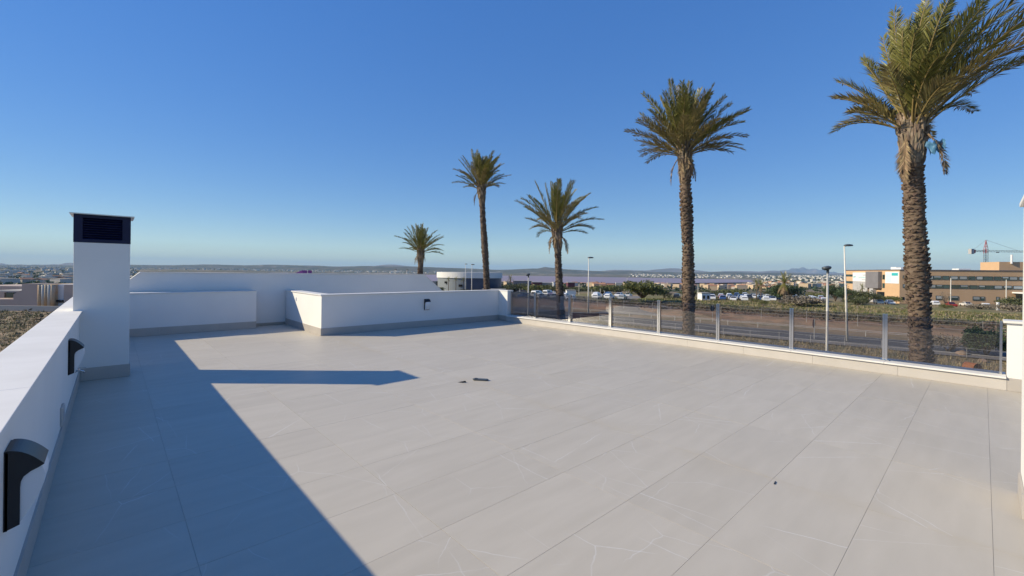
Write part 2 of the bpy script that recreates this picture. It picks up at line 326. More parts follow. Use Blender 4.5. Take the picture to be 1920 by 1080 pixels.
def ground_material():
    m = bpy.data.materials.new('dry_land'); m.use_nodes = True; t = m.node_tree; b = t.nodes['Principled BSDF']
    N, Lk = t.nodes.new, t.links.new
    geo = N('ShaderNodeNewGeometry'); at = N('ShaderNodeAttribute'); at.attribute_name = 'zone'
    sp = N('ShaderNodeSeparateColor'); Lk(at.outputs['Color'], sp.inputs[0])
    def noise(scale, det, lo, hi):
        n = N('ShaderNodeTexNoise'); n.inputs['Scale'].default_value = scale; n.inputs['Detail'].default_value = det; Lk(geo.outputs['Position'], n.inputs['Vector'])
        r = N('ShaderNodeMapRange'); r.inputs[1].default_value = lo; r.inputs[2].default_value = hi; Lk(n.outputs[0], r.inputs[0]); return r.outputs[0]
    def mix(f, a, c):
        x = N('ShaderNodeMix'); x.data_type = 'RGBA'
        if isinstance(f, float): x.inputs[0].default_value = f
        else: Lk(f, x.inputs[0])
        for i, q in ((6, a), (7, c)):
            if isinstance(q, tuple): x.inputs[i].default_value = (*q, 1)
            else: Lk(q, x.inputs[i])
        return x.outputs[2]
    def mul(a, c):
        x = N('ShaderNodeMath'); x.operation = 'MULTIPLY'; x.use_clamp = True
        for i, q in ((0, a), (1, c)):
            if isinstance(q, float): x.inputs[i].default_value = q
            else: Lk(q, x.inputs[i])
        return x.outputs[0]
    dry = mix(noise(0.35, 8, 0.4, 0.62), (0.34, 0.245, 0.16), (0.18, 0.155, 0.09))
    dry = mix(noise(0.08, 4, 0.5, 0.6), dry, (0.27, 0.205, 0.135))
    orange = mix(noise(0.5, 7, 0.38, 0.62), (0.41, 0.255, 0.16), (0.25, 0.18, 0.12))
    green = mix(noise(0.22, 7, 0.42, 0.6), (0.125, 0.135, 0.045), (0.21, 0.19, 0.095))
    c = mix(mul(sp.outputs[0], noise(0.2, 5, 0.28, 0.52)), dry, orange)
    c = mix(mul(sp.outputs[1], noise(0.13, 5, 0.34, 0.5)), c, green)
    # far country: a patchwork of groves, tilled soil and estates
    far = mix(noise(0.006, 6, 0.44, 0.56), (0.075, 0.085, 0.055), (0.22, 0.17, 0.12))
    far = mix(noise(0.0024, 5, 0.55, 0.62), far, (0.33, 0.27, 0.21))
    far = mix(noise(0.02, 3, 0.56, 0.62), far, (0.05, 0.065, 0.035))
    c = mix(sp.outputs[2], c, far)
    Lk(c, b.inputs['Base Color']); b.inputs['Roughness'].default_value = 1.0; b.inputs['Specular IOR Level'].default_value = 0.1
    nb = N('ShaderNodeTexNoise'); nb.inputs['Scale'].default_value = 2.5; nb.inputs['Detail'].default_value = 8; Lk(geo.outputs['Position'], nb.inputs['Vector'])
    bp = N('ShaderNodeBump'); bp.inputs['Strength'].default_value = 0.8; bp.inputs['Distance'].default_value = 0.15; Lk(nb.outputs[0], bp.inputs['Height']); Lk(bp.outputs[0], b.inputs['Normal'])
    return m
M['ground'] = ground_material()
def water_material():
    m = bpy.data.materials.new('pink_lagoon'); m.use_nodes = True; t = m.node_tree; b = t.nodes['Principled BSDF']
    b.inputs['Base Color'].default_value = (0.275, 0.20, 0.22, 1); b.inputs['Roughness'].default_value = 0.45; b.inputs['Specular IOR Level'].default_value = 0.25
    return m
M['water'] = water_material()
M['hill'] = mat('hill_side', (0.055, 0.06, 0.04), 1.0, noise=(0.0065, (0.15, 0.125, 0.09), 8), spec=0.05)
def hill_patches(m):
    """pale tilled plots and estates scattered over the slopes"""
    t = m.node_tree; b = t.nodes['Principled BSDF']; src = b.inputs['Base Color'].links[0].from_socket
    geo = t.nodes.new('ShaderNodeNewGeometry'); n = t.nodes.new('ShaderNodeTexNoise'); n.inputs['Scale'].default_value = 0.004; n.inputs['Detail'].default_value = 9; n.inputs['Roughness'].default_value = 0.7
    t.links.new(geo.outputs['Position'], n.inputs['Vector'])
    r = t.nodes.new('ShaderNodeMapRange'); r.inputs[1].default_value = 0.60; r.inputs[2].default_value = 0.66; t.links.new(n.outputs[0], r.inputs[0])
    x = t.nodes.new('ShaderNodeMix'); x.data_type = 'RGBA'; t.links.new(r.outputs[0], x.inputs[0]); t.links.new(src, x.inputs[6]); x.inputs[7].default_value = (0.46, 0.40, 0.33, 1)
    t.links.new(x.outputs[2], b.inputs['Base Color'])
hill_patches(M['hill'])
M['mountain'] = mat('bare_mountain', (0.24, 0.19, 0.16), 1.0, noise=(0.0012, (0.15, 0.125, 0.11), 7), spec=0.05)

# ================================================================== SETTING: land
def make_ground():
    na = 620
    rr = np.concatenate([np.linspace(0.5, 40, 14), np.geomspace(42, 230, 95), np.geomspace(240, 26000, 90)])
    az = np.linspace(R(-110), R(110), na)
    A, Q = np.meshgrid(az, rr)
    u = np.sin(A)*Q; d = np.cos(A)*Q
    X = u*cy_ + d*sy_; Y = -u*sy_ + d*cy_
    Z = gz_np(X, Y)
    nr = len(rr)
    v = np.stack([X, Y, Z], -1).reshape(-1, 3)
    i = np.arange(nr-1)[:, None]*na + np.arange(na-1)[None, :]
    f = np.stack([i, i+1, i+1+na, i+na], -1).reshape(-1, 4)[:, ::-1]
    me = bpy.data.meshes.new('ground'); me.from_pydata(v.tolist(), [], f.tolist())
    xr = X-(70.5-0.13*Y+0.0006*Y*Y)
    wob = 2.5*np.sin(Y*0.19)+1.5*np.sin(Y*0.47+X*0.2)
    S = lambda a, lo, hi: np.clip((a-lo)/(hi-lo), 0, 1)
    r = np.hypot(X, Y)
    orange = S(xr+wob*0.3, 4, 6)*(1-S(xr+wob, 12, 22))
    orange = np.maximum(orange, 0.35*S(xr, 22, 26)*(1-S(xr, 34, 44)))
    green = S(xr+wob, 28, 40)*(1-S(r, 150, 230))*S(X-Y*0.55, 20, 60)
    green = np.maximum(green, 0.55*S(xr+wob, 30, 40)*(1-S(r, 200, 320)))
    green = np.maximum(green, 0.3*(r < 70)*S(X, 10, 20))
    farz = S(r, 260, 420)
    cl = np.stack([orange, green, farz, np.ones_like(farz)], -1).reshape(-1)
    a = me.attributes.new('zone', 'FLOAT_COLOR', 'POINT'); a.data.foreach_set('color', cl.astype(np.float32))
    me.materials.append(M['ground']); me.shade_smooth(); me.update()
    return tag(place('ground', me), kind='structure')
make_ground()

# the pink lagoon
lake = MB(); pts = []
near = [(470, 1500), (560, 1420), (700, 1330), (850, 1280), (1000, 1260), (1150, 1320), (1280, 1450), (1380, 1650), (1445, 2050)]
far_ = [(1440, 2350), (1340, 2600), (1200, 2900), (1050, 3150), (900, 3250), (700, 3350), (480, 3400)]
for x, d in [(a, b*.78) for a, b in near]+[(a, b*.80) for a, b in far_]:
    pts.append(UD((x-960)/F*d, d, -23.2))
lake.poly(pts); tag(lake.build('lagoon_water', M['water']), kind='structure')

# far ridges
def ridge(name, xs, d, tops, base, material, depth, seed):
    """a real hill range: crest heights by photo column, rounded in section"""
    g = random.Random(seed)
    n = 220; v = []; f = []; rows = 7
    for j in range(rows):
        t = j/(rows-1)
        for i in range(n):
            x = xs[0] + (xs[1]-xs[0])*i/(n-1)
            y = float(np.interp(x, [q[0] for q in tops], [q[1] for q in tops]))
            dd = d + depth*(t-0.5)*(1+0.25*math.sin(i*0.13+j))
            hor = 498.1 + 0.01150*x
            h = EYE + (hor-y)/F*d
            h += (math.sin(i*0.31+seed)+0.7*math.sin(i*0.83+2*seed)+0.5*g.uniform(-1, 1))*(h-base)*0.035
            prof = math.sin(math.pi*t)**0.8
            z = base + (h-base)*prof*(1+0.08*math.sin(i*0.5+j*1.7))
            p = UD((x-960)/F*d*(dd/d), dd, z); v.append(tuple(p))
    for j in range(rows-1):
        for i in range(n-1):
            a = j*n+i; f.append((a, a+1, a+1+n, a+n))
    me = bpy.data.meshes.new(name); me.from_pydata(v, [], f); me.materials.append(material); me.shade_smooth(); me.update()
    return tag(place(name, me), kind='structure')
ridge('hills', (-500, 2300), 6500, [(-500, 494), (0, 496.5), (130, 497), (250, 496.5), (420, 496.5), (600, 498), (700, 500), (780, 499.5), (860, 503), (940, 505.5), (1010, 504.5), (1020, 501.5), (1060, 505), (1130, 507.5), (1290, 511), (1350, 510), (1440, 510.5), (1520, 514), (1700, 517), (2300, 522)], -30, M['hill'], 2600, 3)
ridge('far_hills', (600, 2400), 11000, [(600, 503), (690, 500), (715, 496.5), (735, 496), (760, 499), (850, 505), (1130, 508), (1150, 506.5), (1210, 507), (1225, 504.5), (1260, 503.5), (1300, 505.5), (1330, 509.5), (1420, 508), (1450, 507.5), (1500, 511), (1700, 515), (2400, 523)], -40, M['mountain'], 3500, 5)
ridge('mountain', (1380, 1720), 16000, [(1380, 514), (1440, 510), (1470, 507), (1488, 503), (1502, 502.2), (1512, 503.5), (1530, 504.5), (1550, 508), (1580, 513), (1640, 515), (1720, 517)], -40, M['mountain'], 4000, 8)
ridge('coast_headland', (-300, 260), 9000, [(-300, 495), (0, 494), (30, 496.5), (105, 496), (118, 493), (135, 493.5), (150, 496), (260, 500)], -40, M['mountain'], 2500, 11)

# the road below, with its markings and shoulder
def road_c(y): return 65.6 - 0.13*y + 0.0006*y*y
def strip(name, off0, off1, z, material, y0=-70, y1=150, n=80, parent=None, dash=None):
    s = MB(); ys = [y0+(y1-y0)*i/n for i in range(n+1)]
    if dash:
        ys = []; y = y0; segs = []
        while y < y1: segs.append((y, y+dash[0])); y += dash[0]+dash[1]
    else: segs = list(zip(ys[:-1], ys[1:]))
    for a, b2 in segs:
        s.poly([(road_c(a)+off0, a, z), (road_c(a)+off1, a, z), (road_c(b2)+off1, b2, z), (road_c(b2)+off0, b2, z)])
    return s.build(name, material, parent)
rd = tag(strip('road', -4.2, 4.2, -5.93, M['asphalt']), kind='structure')
strip('edge_line', -3.75, -3.6, -5.925, M['paint'], parent=rd)
strip('edge_line', 3.6, 3.75, -5.925, M['paint'], parent=rd)
strip('centre_dash', -0.08, 0.08, -5.925, M['paint'], parent=rd, dash=(4, 5))
pv = tag(strip('pavement', -6.6, -4.45, -5.84, M['asphalt_old']), kind='structure')
k = MB(); 
for i in range(80):
    a = -70+220*i/80; b2 = -70+220*(i+1)/80
    k.obox((road_c(a)-4.45, a, -6.2), (0.24, 0, 0), (road_c(b2)-road_c(a), b2-a, 0), (0, 0, 0.38))
tag(k.build('kerb', M['concrete']), kind='structure')
s = MB(); c0 = [Vector((70, 41)), Vector((80, 46)), Vector((95, 56)), Vector((125, 80))]
for a, b2, w0, w1 in ((0, 1, 9, 5), (1, 2, 5, 4), (2, 3, 4, 4)):
    p, q = c0[a], c0[b2]; nrm = Vector((-(q-p).y, (q-p).x)).normalized()
    def zz(v): return max(gz(v.x, v.y), -5.95)+0.05
    s.poly([(*(p-nrm*w0), zz(p)), (*(q-nrm*w1), zz(q)), (*(q+nrm*w1), zz(q)), (*(p+nrm*w0), zz(p))])
tag(s.build('side_road', M['asphalt_old']), kind='structure')

# ================================================================== SETTING: the terrace
WX = -0.335                                   # inner face of the left parapet
fl = MB().box(WX-0.02, -2.6, -0.30, 9.66, 14.20, -0.0022).build('terrace_floor', M['grout']); tag(fl, kind='structure')
TX0, TY0 = 0.37-1.2, 0.547-0.6*6
tcache = {}
def tile(x0, y0, x1, y1):
    key = (round(x1-x0, 3), round(y1-y0, 3))
    if key not in tcache:
        b = MB().box(0, 0, -0.011, key[0], key[1], 0.0)
        tcache[key] = b.mesh('tile', M['tile'])
    place('tile', tcache[key], fl, (x0, y0, 0.0004*rnd.uniform(-1, 1)))
J = 0.0009
for i in range(9):
    x0 = max(TX0+1.2*i, WX+0.002); x1 = min(TX0+1.2*(i+1), 9.66)
    if x1-x0 < 0.02: continue
    for jx in range(40):
        y0 = TY0+0.6*jx; y1 = y0+0.6
        y0 = max(y0, -2.6); y1 = min(y1, 14.2)
        if y1-y0 < 0.05: continue
        tile(x0+J, y0+J, x1-J, y1-J)

hb = thing('house', 'white house body below the tiled roof terrace', 'house')
MB().box(-0.575, -2.62, -6.6, 9.98, 14.20, -0.302).build('wall', M['plaster'], hb)

def skirting(parent, a, b, h=0.17, t=0.012, out=Vector((0, 0, 0)), piece=1.2):
    """run of skirting tiles from a to b (2-D), thickness towards out"""
    a = Vector(a); b = Vector(b); L = (b-a).length; d = (b-a)/L; s0 = 0.0
    while s0 < L-0.02:
        e = min(s0+piece, L)
        p = a+d*(s0+0.001)
        mb = MB().obox((p.x, p.y, 0.002), (d.x*(e-s0-0.002), d.y*(e-s0-0.002), 0), (out.x*t, out.y*t, 0), (0, 0, h))
        mb.build('skirting_tile', M['skirt'], parent)
        s0 = e

# left parapet
lp = thing('parapet_wall', 'long low white parapet wall running along the left edge of the terrace', 'wall', (0, 0, 0))
MB().box(-0.575, -2.6, -0.28, WX, 14.02, 0.996).build('wall', M['plaster'], lp, bevel=0.006)
y = -2.6
while y < 14.0:
    e = min(y+1.5, 14.04)
    MB().box(-0.600, y+0.001, 0.997, WX+0.028, e-0.001, 1.022).build('coping_slab', M['coping'], lp, bevel=0.003); y = e
skirting(lp, (WX, -2.6), (WX, 8.82), out=Vector((1, 0, 0)))
skirting(lp, (WX, 9.45), (WX, 13.6), out=Vector((1, 0, 0)))

# wall across the far left end
fw = thing('parapet_wall', 'short white wall closing the far left end of the terrace behind the chimney', 'wall')
MB().box(WX+0.003, 13.72, -0.28, 2.97, 14.19, 1.02).build('wall', M['plaster'], fw, bevel=0.006)
MB().box(WX+0.006, 13.705, 1.021, 2.985, 14.18, 1.045).build('coping_slab', M['coping'], fw, bevel=0.003)
skirting(fw, (WX+0.015, 13.72), (2.97, 13.72), out=Vector((0, -1, 0)), h=0.19)

# stair enclosure: L shaped wall at the far end
sw = thing('stair_wall', 'white L-shaped wall around the stairwell with a wall lamp on its front', 'wall')
mb = MB()
mb.prism([(3.86, 11.2), (9.70, 11.2), (9.70, 11.45), (4.11, 11.45), (4.11, 14.19), (3.86, 14.19)], 'z', -0.28, 1.0)
mb.build('wall', M['plaster'], sw, fix=True)
MB().box(3.835, 11.175, 1.001, 9.95, 11.475, 1.03).build('coping_slab', M['coping'], sw, bevel=0.003)
MB().box(3.835, 11.477, 1.001, 4.135, 14.18, 1.03).build('coping_slab', M['coping'], sw, bevel=0.003)
skirting(sw, (3.85, 11.2), (9.69, 11.2), out=Vector((0, -1, 0)), h=0.18)
skirting(sw, (3.86, 11.2), (3.86, 14.19), out=Vector((-1, 0, 0)), h=0.18)
MB().box(3.846, 13.19, 0.76, 3.859, 13.27, 0.86).build('socket_plate', M['opal'], sw, bevel=0.003)

# short return wall before the glass
rw = thing('return_wall', 'narrow white wall end between the stairwell wall and the glass balustrade', 'wall')
MB().box(9.703, 10.74, -0.28, 9.95, 11.448, 1.0).build('wall', M['plaster'], rw, bevel=0.005)
MB().box(9.69, 10.725, 1.001, 9.96, 11.173, 1.028).build('coping_slab', M['coping'], rw, bevel=0.003)
skirting(rw, (9.703, 10.74), (9.703, 11.18), out=Vector((-1, 0, 0)), h=0.18)

# neighbour's wall behind: trapezoid outline
nw = MB()
nw.prism([(-1.3, -6.6), (9.75, -6.6), (9.75, 0.64), (9.43, 0.89), (8.64, 1.50), (0.52, 1.52), (0.33, 1.34), (-1.3, 0.2)], 'y', 14.25, 14.50)
o = nw.build('neighbour_wall', M['plaster'], fix=True)
tag(o, 'tall white gable wall of the neighbouring house with sloping ends, behind the stairwell', 'wall')
MB().box(-1.25, 14.505, -6.6, 9.7, 24, -0.2).build('neighbour_house_wall', M['plaster'], o)
nw = MB()
for (a, b2) in (((0.52, 1.52), (8.64, 1.50)), ((0.33, 1.34), (0.52, 1.52)), ((8.64, 1.50), (9.75, 0.64))):
    dx, dz = b2[0]-a[0], b2[1]-a[1]
    nw.obox((a[0], 14.235, a[1]+0.003), (dx, 0, dz), (0, 0.28, 0), (0, 0, 0.018))
nw.build('coping_slab', M['coping'], o)
MB().box(2.99, 14.22, 0.0, 3.84, 14.247, 0.075).build('skirting_tile', M['grout'], o)

# kerb wall that carries the glass
kw = thing('kerb_wall', 'low beige tiled upstand carrying the glass balustrade on the right', 'wall')
MB().box(9.662, -0.2445, -0.28, 10.10, 10.735, 0.172).build('wall', M['plaster'], kw)
y = -0.244
while y < 10.72:
    e = min(y+1.2, 10.73)
    MB().box(9.648, y+0.0015, 0.002, 9.661, e-0.0015, 0.166).build('skirting_tile', M['kerb_tile'], kw); y = e
y = -0.24
while y < 10.72:
    e = min(y+1.37, 10.735)
    MB().box(9.615, y+0.001, 0.173, 10.14, e-0.001, 0.200).build('coping_slab', M['coping'], kw, bevel=0.004); y = e

# end wall at the right
ew = thing('parapet_wall', 'white parapet wall with coping at the right end of the glass balustrade', 'wall')
MB().box(9.70, -2.6, -0.28, 9.98, -0.245, 0.985).build('wall', M['plaster'], ew, bevel=0.005)
MB().box(9.655, -2.6, 0.986, 10.02, -0.205, 1.02).build('coping_slab', M['coping'], ew, bevel=0.004)
skirting(ew, (9.70, -2.6), (9.70, -0.245), out=Vector((-1, 0, 0)), h=0.18, t=0.05)

# pier at the right edge of the view
pr = thing('wall_pier', 'tall white rendered pier with sloping cap at the right edge of the terrace', 'pier')
MB().box(4.62, -1.1, 0.0, 5.13, -0.205, 2.20).build('wall', M['plaster'], pr, bevel=0.008)
MB().box(4.58, -1.2, 2.201, 5.15, -0.184, 2.235).build('cap', M['coping'], pr, bevel=0.006)
MB().box(4.606, -1.1, 0.001, 4.619, -0.192, 0.17).build('skirting_tile', M['skirt'], pr)
MB().box(4.621, -0.2035, 0.001, 5.13, -0.192, 0.17).build('skirting_tile', M['skirt'], pr)

# ================================================================== chimney
ch = thing('chimney', 'square white chimney with a dark louvred top beside the left parapet', 'chimney', (0, 0, 0))
CX0, CX1, CY0, CY1 = -0.405, 0.205, 8.82, 9.42
MB().box(CX0, CY0, 0.0, CX1, CY1, 2.012).build('shaft', M['plaster'], ch, bevel=0.006)
skirting(ch, (WX+0.015, CY0), (CX1, CY0), out=Vector((0, -1, 0)), h=0.185)
skirting(ch, (CX1, CY0-0.012), (CX1, CY1), out=Vector((1, 0, 0)), h=0.185)
hd = MB(); z0, z1 = 2.013, 2.415; fx, fz = 0.095, 0.045
for (xa, xb, ya, yb) in ((CX0-.004, CX1+.004, CY0-.004, CY0+.02), (CX0-.004, CX1+.004, CY1-.02, CY1+.004)):
    hd.box(xa, ya, z0, xa+fx, yb, z1); hd.box(xb-fx, ya, z0, xb, yb, z1)
    hd.box(xa+fx, ya, z0, xb-fx, yb, z0+fz); hd.box(xa+fx, ya, z1-fz, xb-fx, yb, z1)
for xa in (CX0-.004, CX1-.02):
    hd.box(xa, CY0+.02, z0, xa+.024, CY0+.11, z1); hd.box(xa, CY1-.11, z0, xa+.024, CY1-.02, z1)
    hd.box(xa, CY0+.11, z0, xa+.024, CY1-.11, z0+fz); hd.box(xa, CY0+.11, z1-fz, xa+.024, CY1-.11, z1)
hf = hd.build('louvre_frame', M['anthracite'], ch)
MB().box(CX0+0.06, CY0+0.06, z0, CX1-0.06, CY1-0.06, z1-0.005).build('flue', M['dark'], hf)
nsl = 9
sl_y = MB().obox((CX0+fx-.004, 0, 0), (CX1-CX0-2*fx+.008, 0, 0), (0, 0.045, 0.030), (0, -0.002, 0.004)).mesh('louvre_slat', M['anthracite'])
sl_x = MB().obox((0, CY0+.11, 0), (0, CY1-CY0-.22, 0), (0.045, 0, 0.030), (-0.002, 0, 0.004)).mesh('louvre_slat', M['anthracite'])
for i in range(nsl):
    z = z0+fz+0.003+(z1-z0-2*fz-0.03)*i/(nsl-1)
    place('louvre_slat', sl_y, hf, (0, CY0+0.004, z-0.004))
    q = place('louvre_slat', sl_y, hf, (0, CY1-0.004, z-0.004)); q.scale = (1, -1, 1)
    place('louvre_slat', sl_x, hf, (CX0+0.003, 0, z-0.004))
    q = place('louvre_slat', sl_x, hf, (CX1-0.003, 0, z-0.004)); q.scale = (-1, 1, 1)
MB().box(CX0-0.045, CY0-0.045, 2.416, CX1+0.045, CY1+0.045, 2.431).build('cap', M['alu'], ch)

# ================================================================== wall lamps
def lamp(label, loc, rz):
    """origin on the wall, local +x points off the wall, y is the width"""
    t = thing('wall_lamp', label, 'wall lamp', loc, rz, 'black half-round wall lamps on the terrace')
    W = 0.092; n = 10
    arc = [(0.008+0.112*i/n, 0.37-0.088*(i/n)**1.9) for i in range(n+1)]
    side = [(0.004, 0.0), (0.004, 0.37)] + arc[0:] + [(0.105, 0.272), (0.078, 0.258), (0.058, 0.240), (0.050, 0.218), (0.048, 0.190), (0.048, 0.018)]
    for sgn in (-1, 1):
        a = sgn*W; b = sgn*(W-0.006)
        MB().prism([(p[0], p[1]) for p in side], 'y', min(a, b), max(a, b)).build('side_plate', M['black'], t, fix=True)
    hood = MB()
    for i in range(n):
        p, q = arc[i], arc[i+1]
        nx, nz = math.sin(R(55)*(i+.5)/n), math.cos(R(55)*(i+.5)/n)
        hood.poly([(p[0], -W-.002, p[1]+.003), (p[0], W+.002, p[1]+.003), (q[0], W+.002, q[1]+.003), (q[0], -W-.002, q[1]+.003)])
        hood.poly([(p[0]-nx*.006, -W-.002, p[1]-nz*.006), (q[0]-nx*.006, -W-.002, q[1]-nz*.006), (q[0]-nx*.006, W+.002, q[1]-nz*.006), (p[0]-nx*.006, W+.002, p[1]-nz*.006)])
        for e in (-W-.002, W+.002):
            hood.poly([(p[0], e, p[1]+.003), (q[0], e, q[1]+.003), (q[0]-nx*.006, e, q[1]-nz*.006), (p[0]-nx*.006, e, p[1]-nz*.006)])
    hood.build('hood', M['black'], t, fix=True)
    MB().box(0.0, -W, 0.0, 0.012, W, 0.37).build('back_plate', M['black'], t)
    df = [(0.013, 0.012), (0.013, 0.30), (0.075, 0.30), (0.114, 0.270), (0.122, 0.235), (0.120, 0.195), (0.108, 0.15), (0.088, 0.10), (0.066, 0.055), (0.044, 0.020)]
    MB().prism(df, 'y', -W+0.0075, W-0.0075).build('diffuser', M['opal'], t, fix=True)
    return t
lamp('black half-round wall lamp with white diffuser on the left parapet, nearest the camera', (WX, 2.94, 0.512), 0).scale = (1, 1, .93)
lamp('black half-round wall lamp on the left parapet, just in front of the chimney', (WX, 6.69, 0.50), 0)
lamp('black half-round wall lamp on the shaded front of the stairwell wall', (6.88, 11.2, 0.49), R(-90)).scale = (.88, .88, .88)

# tap, low socket box
tp = thing('water_tap', 'small chrome water tap on the left parapet in front of the chimney', 'tap', (WX, 7.95, 0.31))
MB().tube([(0, 0, 0), (0.05, 0, 0), (0.075, 0, -0.012), (0.085, 0, -0.04)], [0.012, 0.011, 0.010, 0.009], 10).build('spout', M['steel'], tp, smooth=True)
MB().tube([(0.03, 0, 0.0), (0.03, 0, 0.03)], 0.007, 8).build('stem', M['steel'], tp)
MB().box(0.02, -0.006, 0.03, 0.10, 0.006, 0.036).build('lever', M['steel'], tp, bevel=0.002)
MB().tube([(0, 0, 0), (0.006, 0, 0)], 0.028, 14).build('rosette', M['steel'], tp)
sb = thing('socket_cover', 'grey rectangular socket cover low on the left parapet between two lamps', 'socket cover', (WX, 5.78, 0.20))
MB().box(0.0, -0.10, 0.0, 0.018, 0.10, 0.17).build('cover', M['alu'], sb, bevel=0.004)
MB().box(0.018, -0.085, 0.015, 0.021, 0.085, 0.155).build('lid', M['alu'], sb, bevel=0.001)

# bits lying on the floor
dr = thing('floor_clip', 'dark grey oblong plastic clip lying on the floor tiles', 'clip', (4.14, 5.17, 0.001), R(-52))
MB().prism([(-.125, 0), (-.095, .035), (.095, .035), (.125, 0), (.095, -.035), (-.095, -.035)], 'z', 0, 0.022).build('body', M['lamp_head'], dr, fix=True, bevel=0.004)
MB().tube([(-0.07, 0, 0.021), (-0.07, 0, 0.027)], 0.026, 14).build('knob', M['black'], dr)
db = MB().poly([(-.09, 0, .002), (-.02, -.02, .004), (.03, -.012, .03), (.0, .02, .012)]).poly([(.03, -.012, .03), (.05, 0, .004), (.0, .02, .012)]).poly([(-.02, -.02, .004), (.05, 0, .004), (.03, -.012, .03)])
q = db.build('debris_scrap', M['black'], None, loc=(3.86, 5.23, 0.002)); q.rotation_euler.z = R(-45)
tag(q, 'tiny dark torn scrap lying beside the oblong clip on the tiles', 'scrap')
p = Pz(1453, 906, 0)
q = MB().box(-0.028, -0.004, 0, 0.028, 0.004, 0.004).build('debris_sliver', M['black'], None, loc=(p.x, p.y, 0.002)); q.rotation_euler.z = R(8)
tag(q, 'thin dark sliver lying on a tile joint in the right foreground', 'sliver')

# ================================================================== glass balustrade
GX = 9.89
gb = thing('glass_balustrade', 'smoked glass balustrade with paired steel posts along the right of the terrace', 'balustrade', (GX, 0, 0.2))
posts = [9.59, 8.18, 6.775, 5.37, 3.96, 2.55, 1.145]
pm = MB().box(-0.062, -0.034, 0.0, -0.012, -0.010, 0.80)
pm.box(-0.062, 0.010, 0.0, -0.012, 0.034, 0.80).box(-0.030, -0.0098, 0.0, -0.012, 0.0098, 0.80)
pme = pm.mesh('post', M['post_steel'])
ped = MB().box(-0.085, -0.06, 0.001, 0.03, 0.06, 0.012).mesh('base_plate', M['steel'])
for yy in posts:
    q = place('post', pme, gb, (0, yy, 0)); b2 = place('base_plate', ped, q)
endp = MB().box(-0.045, -0.014, 0, -0.012, 0.014, 0.80).mesh('end_post', M['steel'])
ends = [10.735-0.018, -0.205+0.018]
for yy in ends: place('end_post', endp, gb, (0, yy, 0))
allp = sorted(posts+ends, reverse=True)
for a, b2 in zip(allp[:-1], allp[1:]):
    L = a-b2-0.008
    MB().box(-0.011, 0, 0.004, -0.001, L, 0.785).build('glass_pane', M['pane'], gb, loc=(0, b2+0.004, 0))

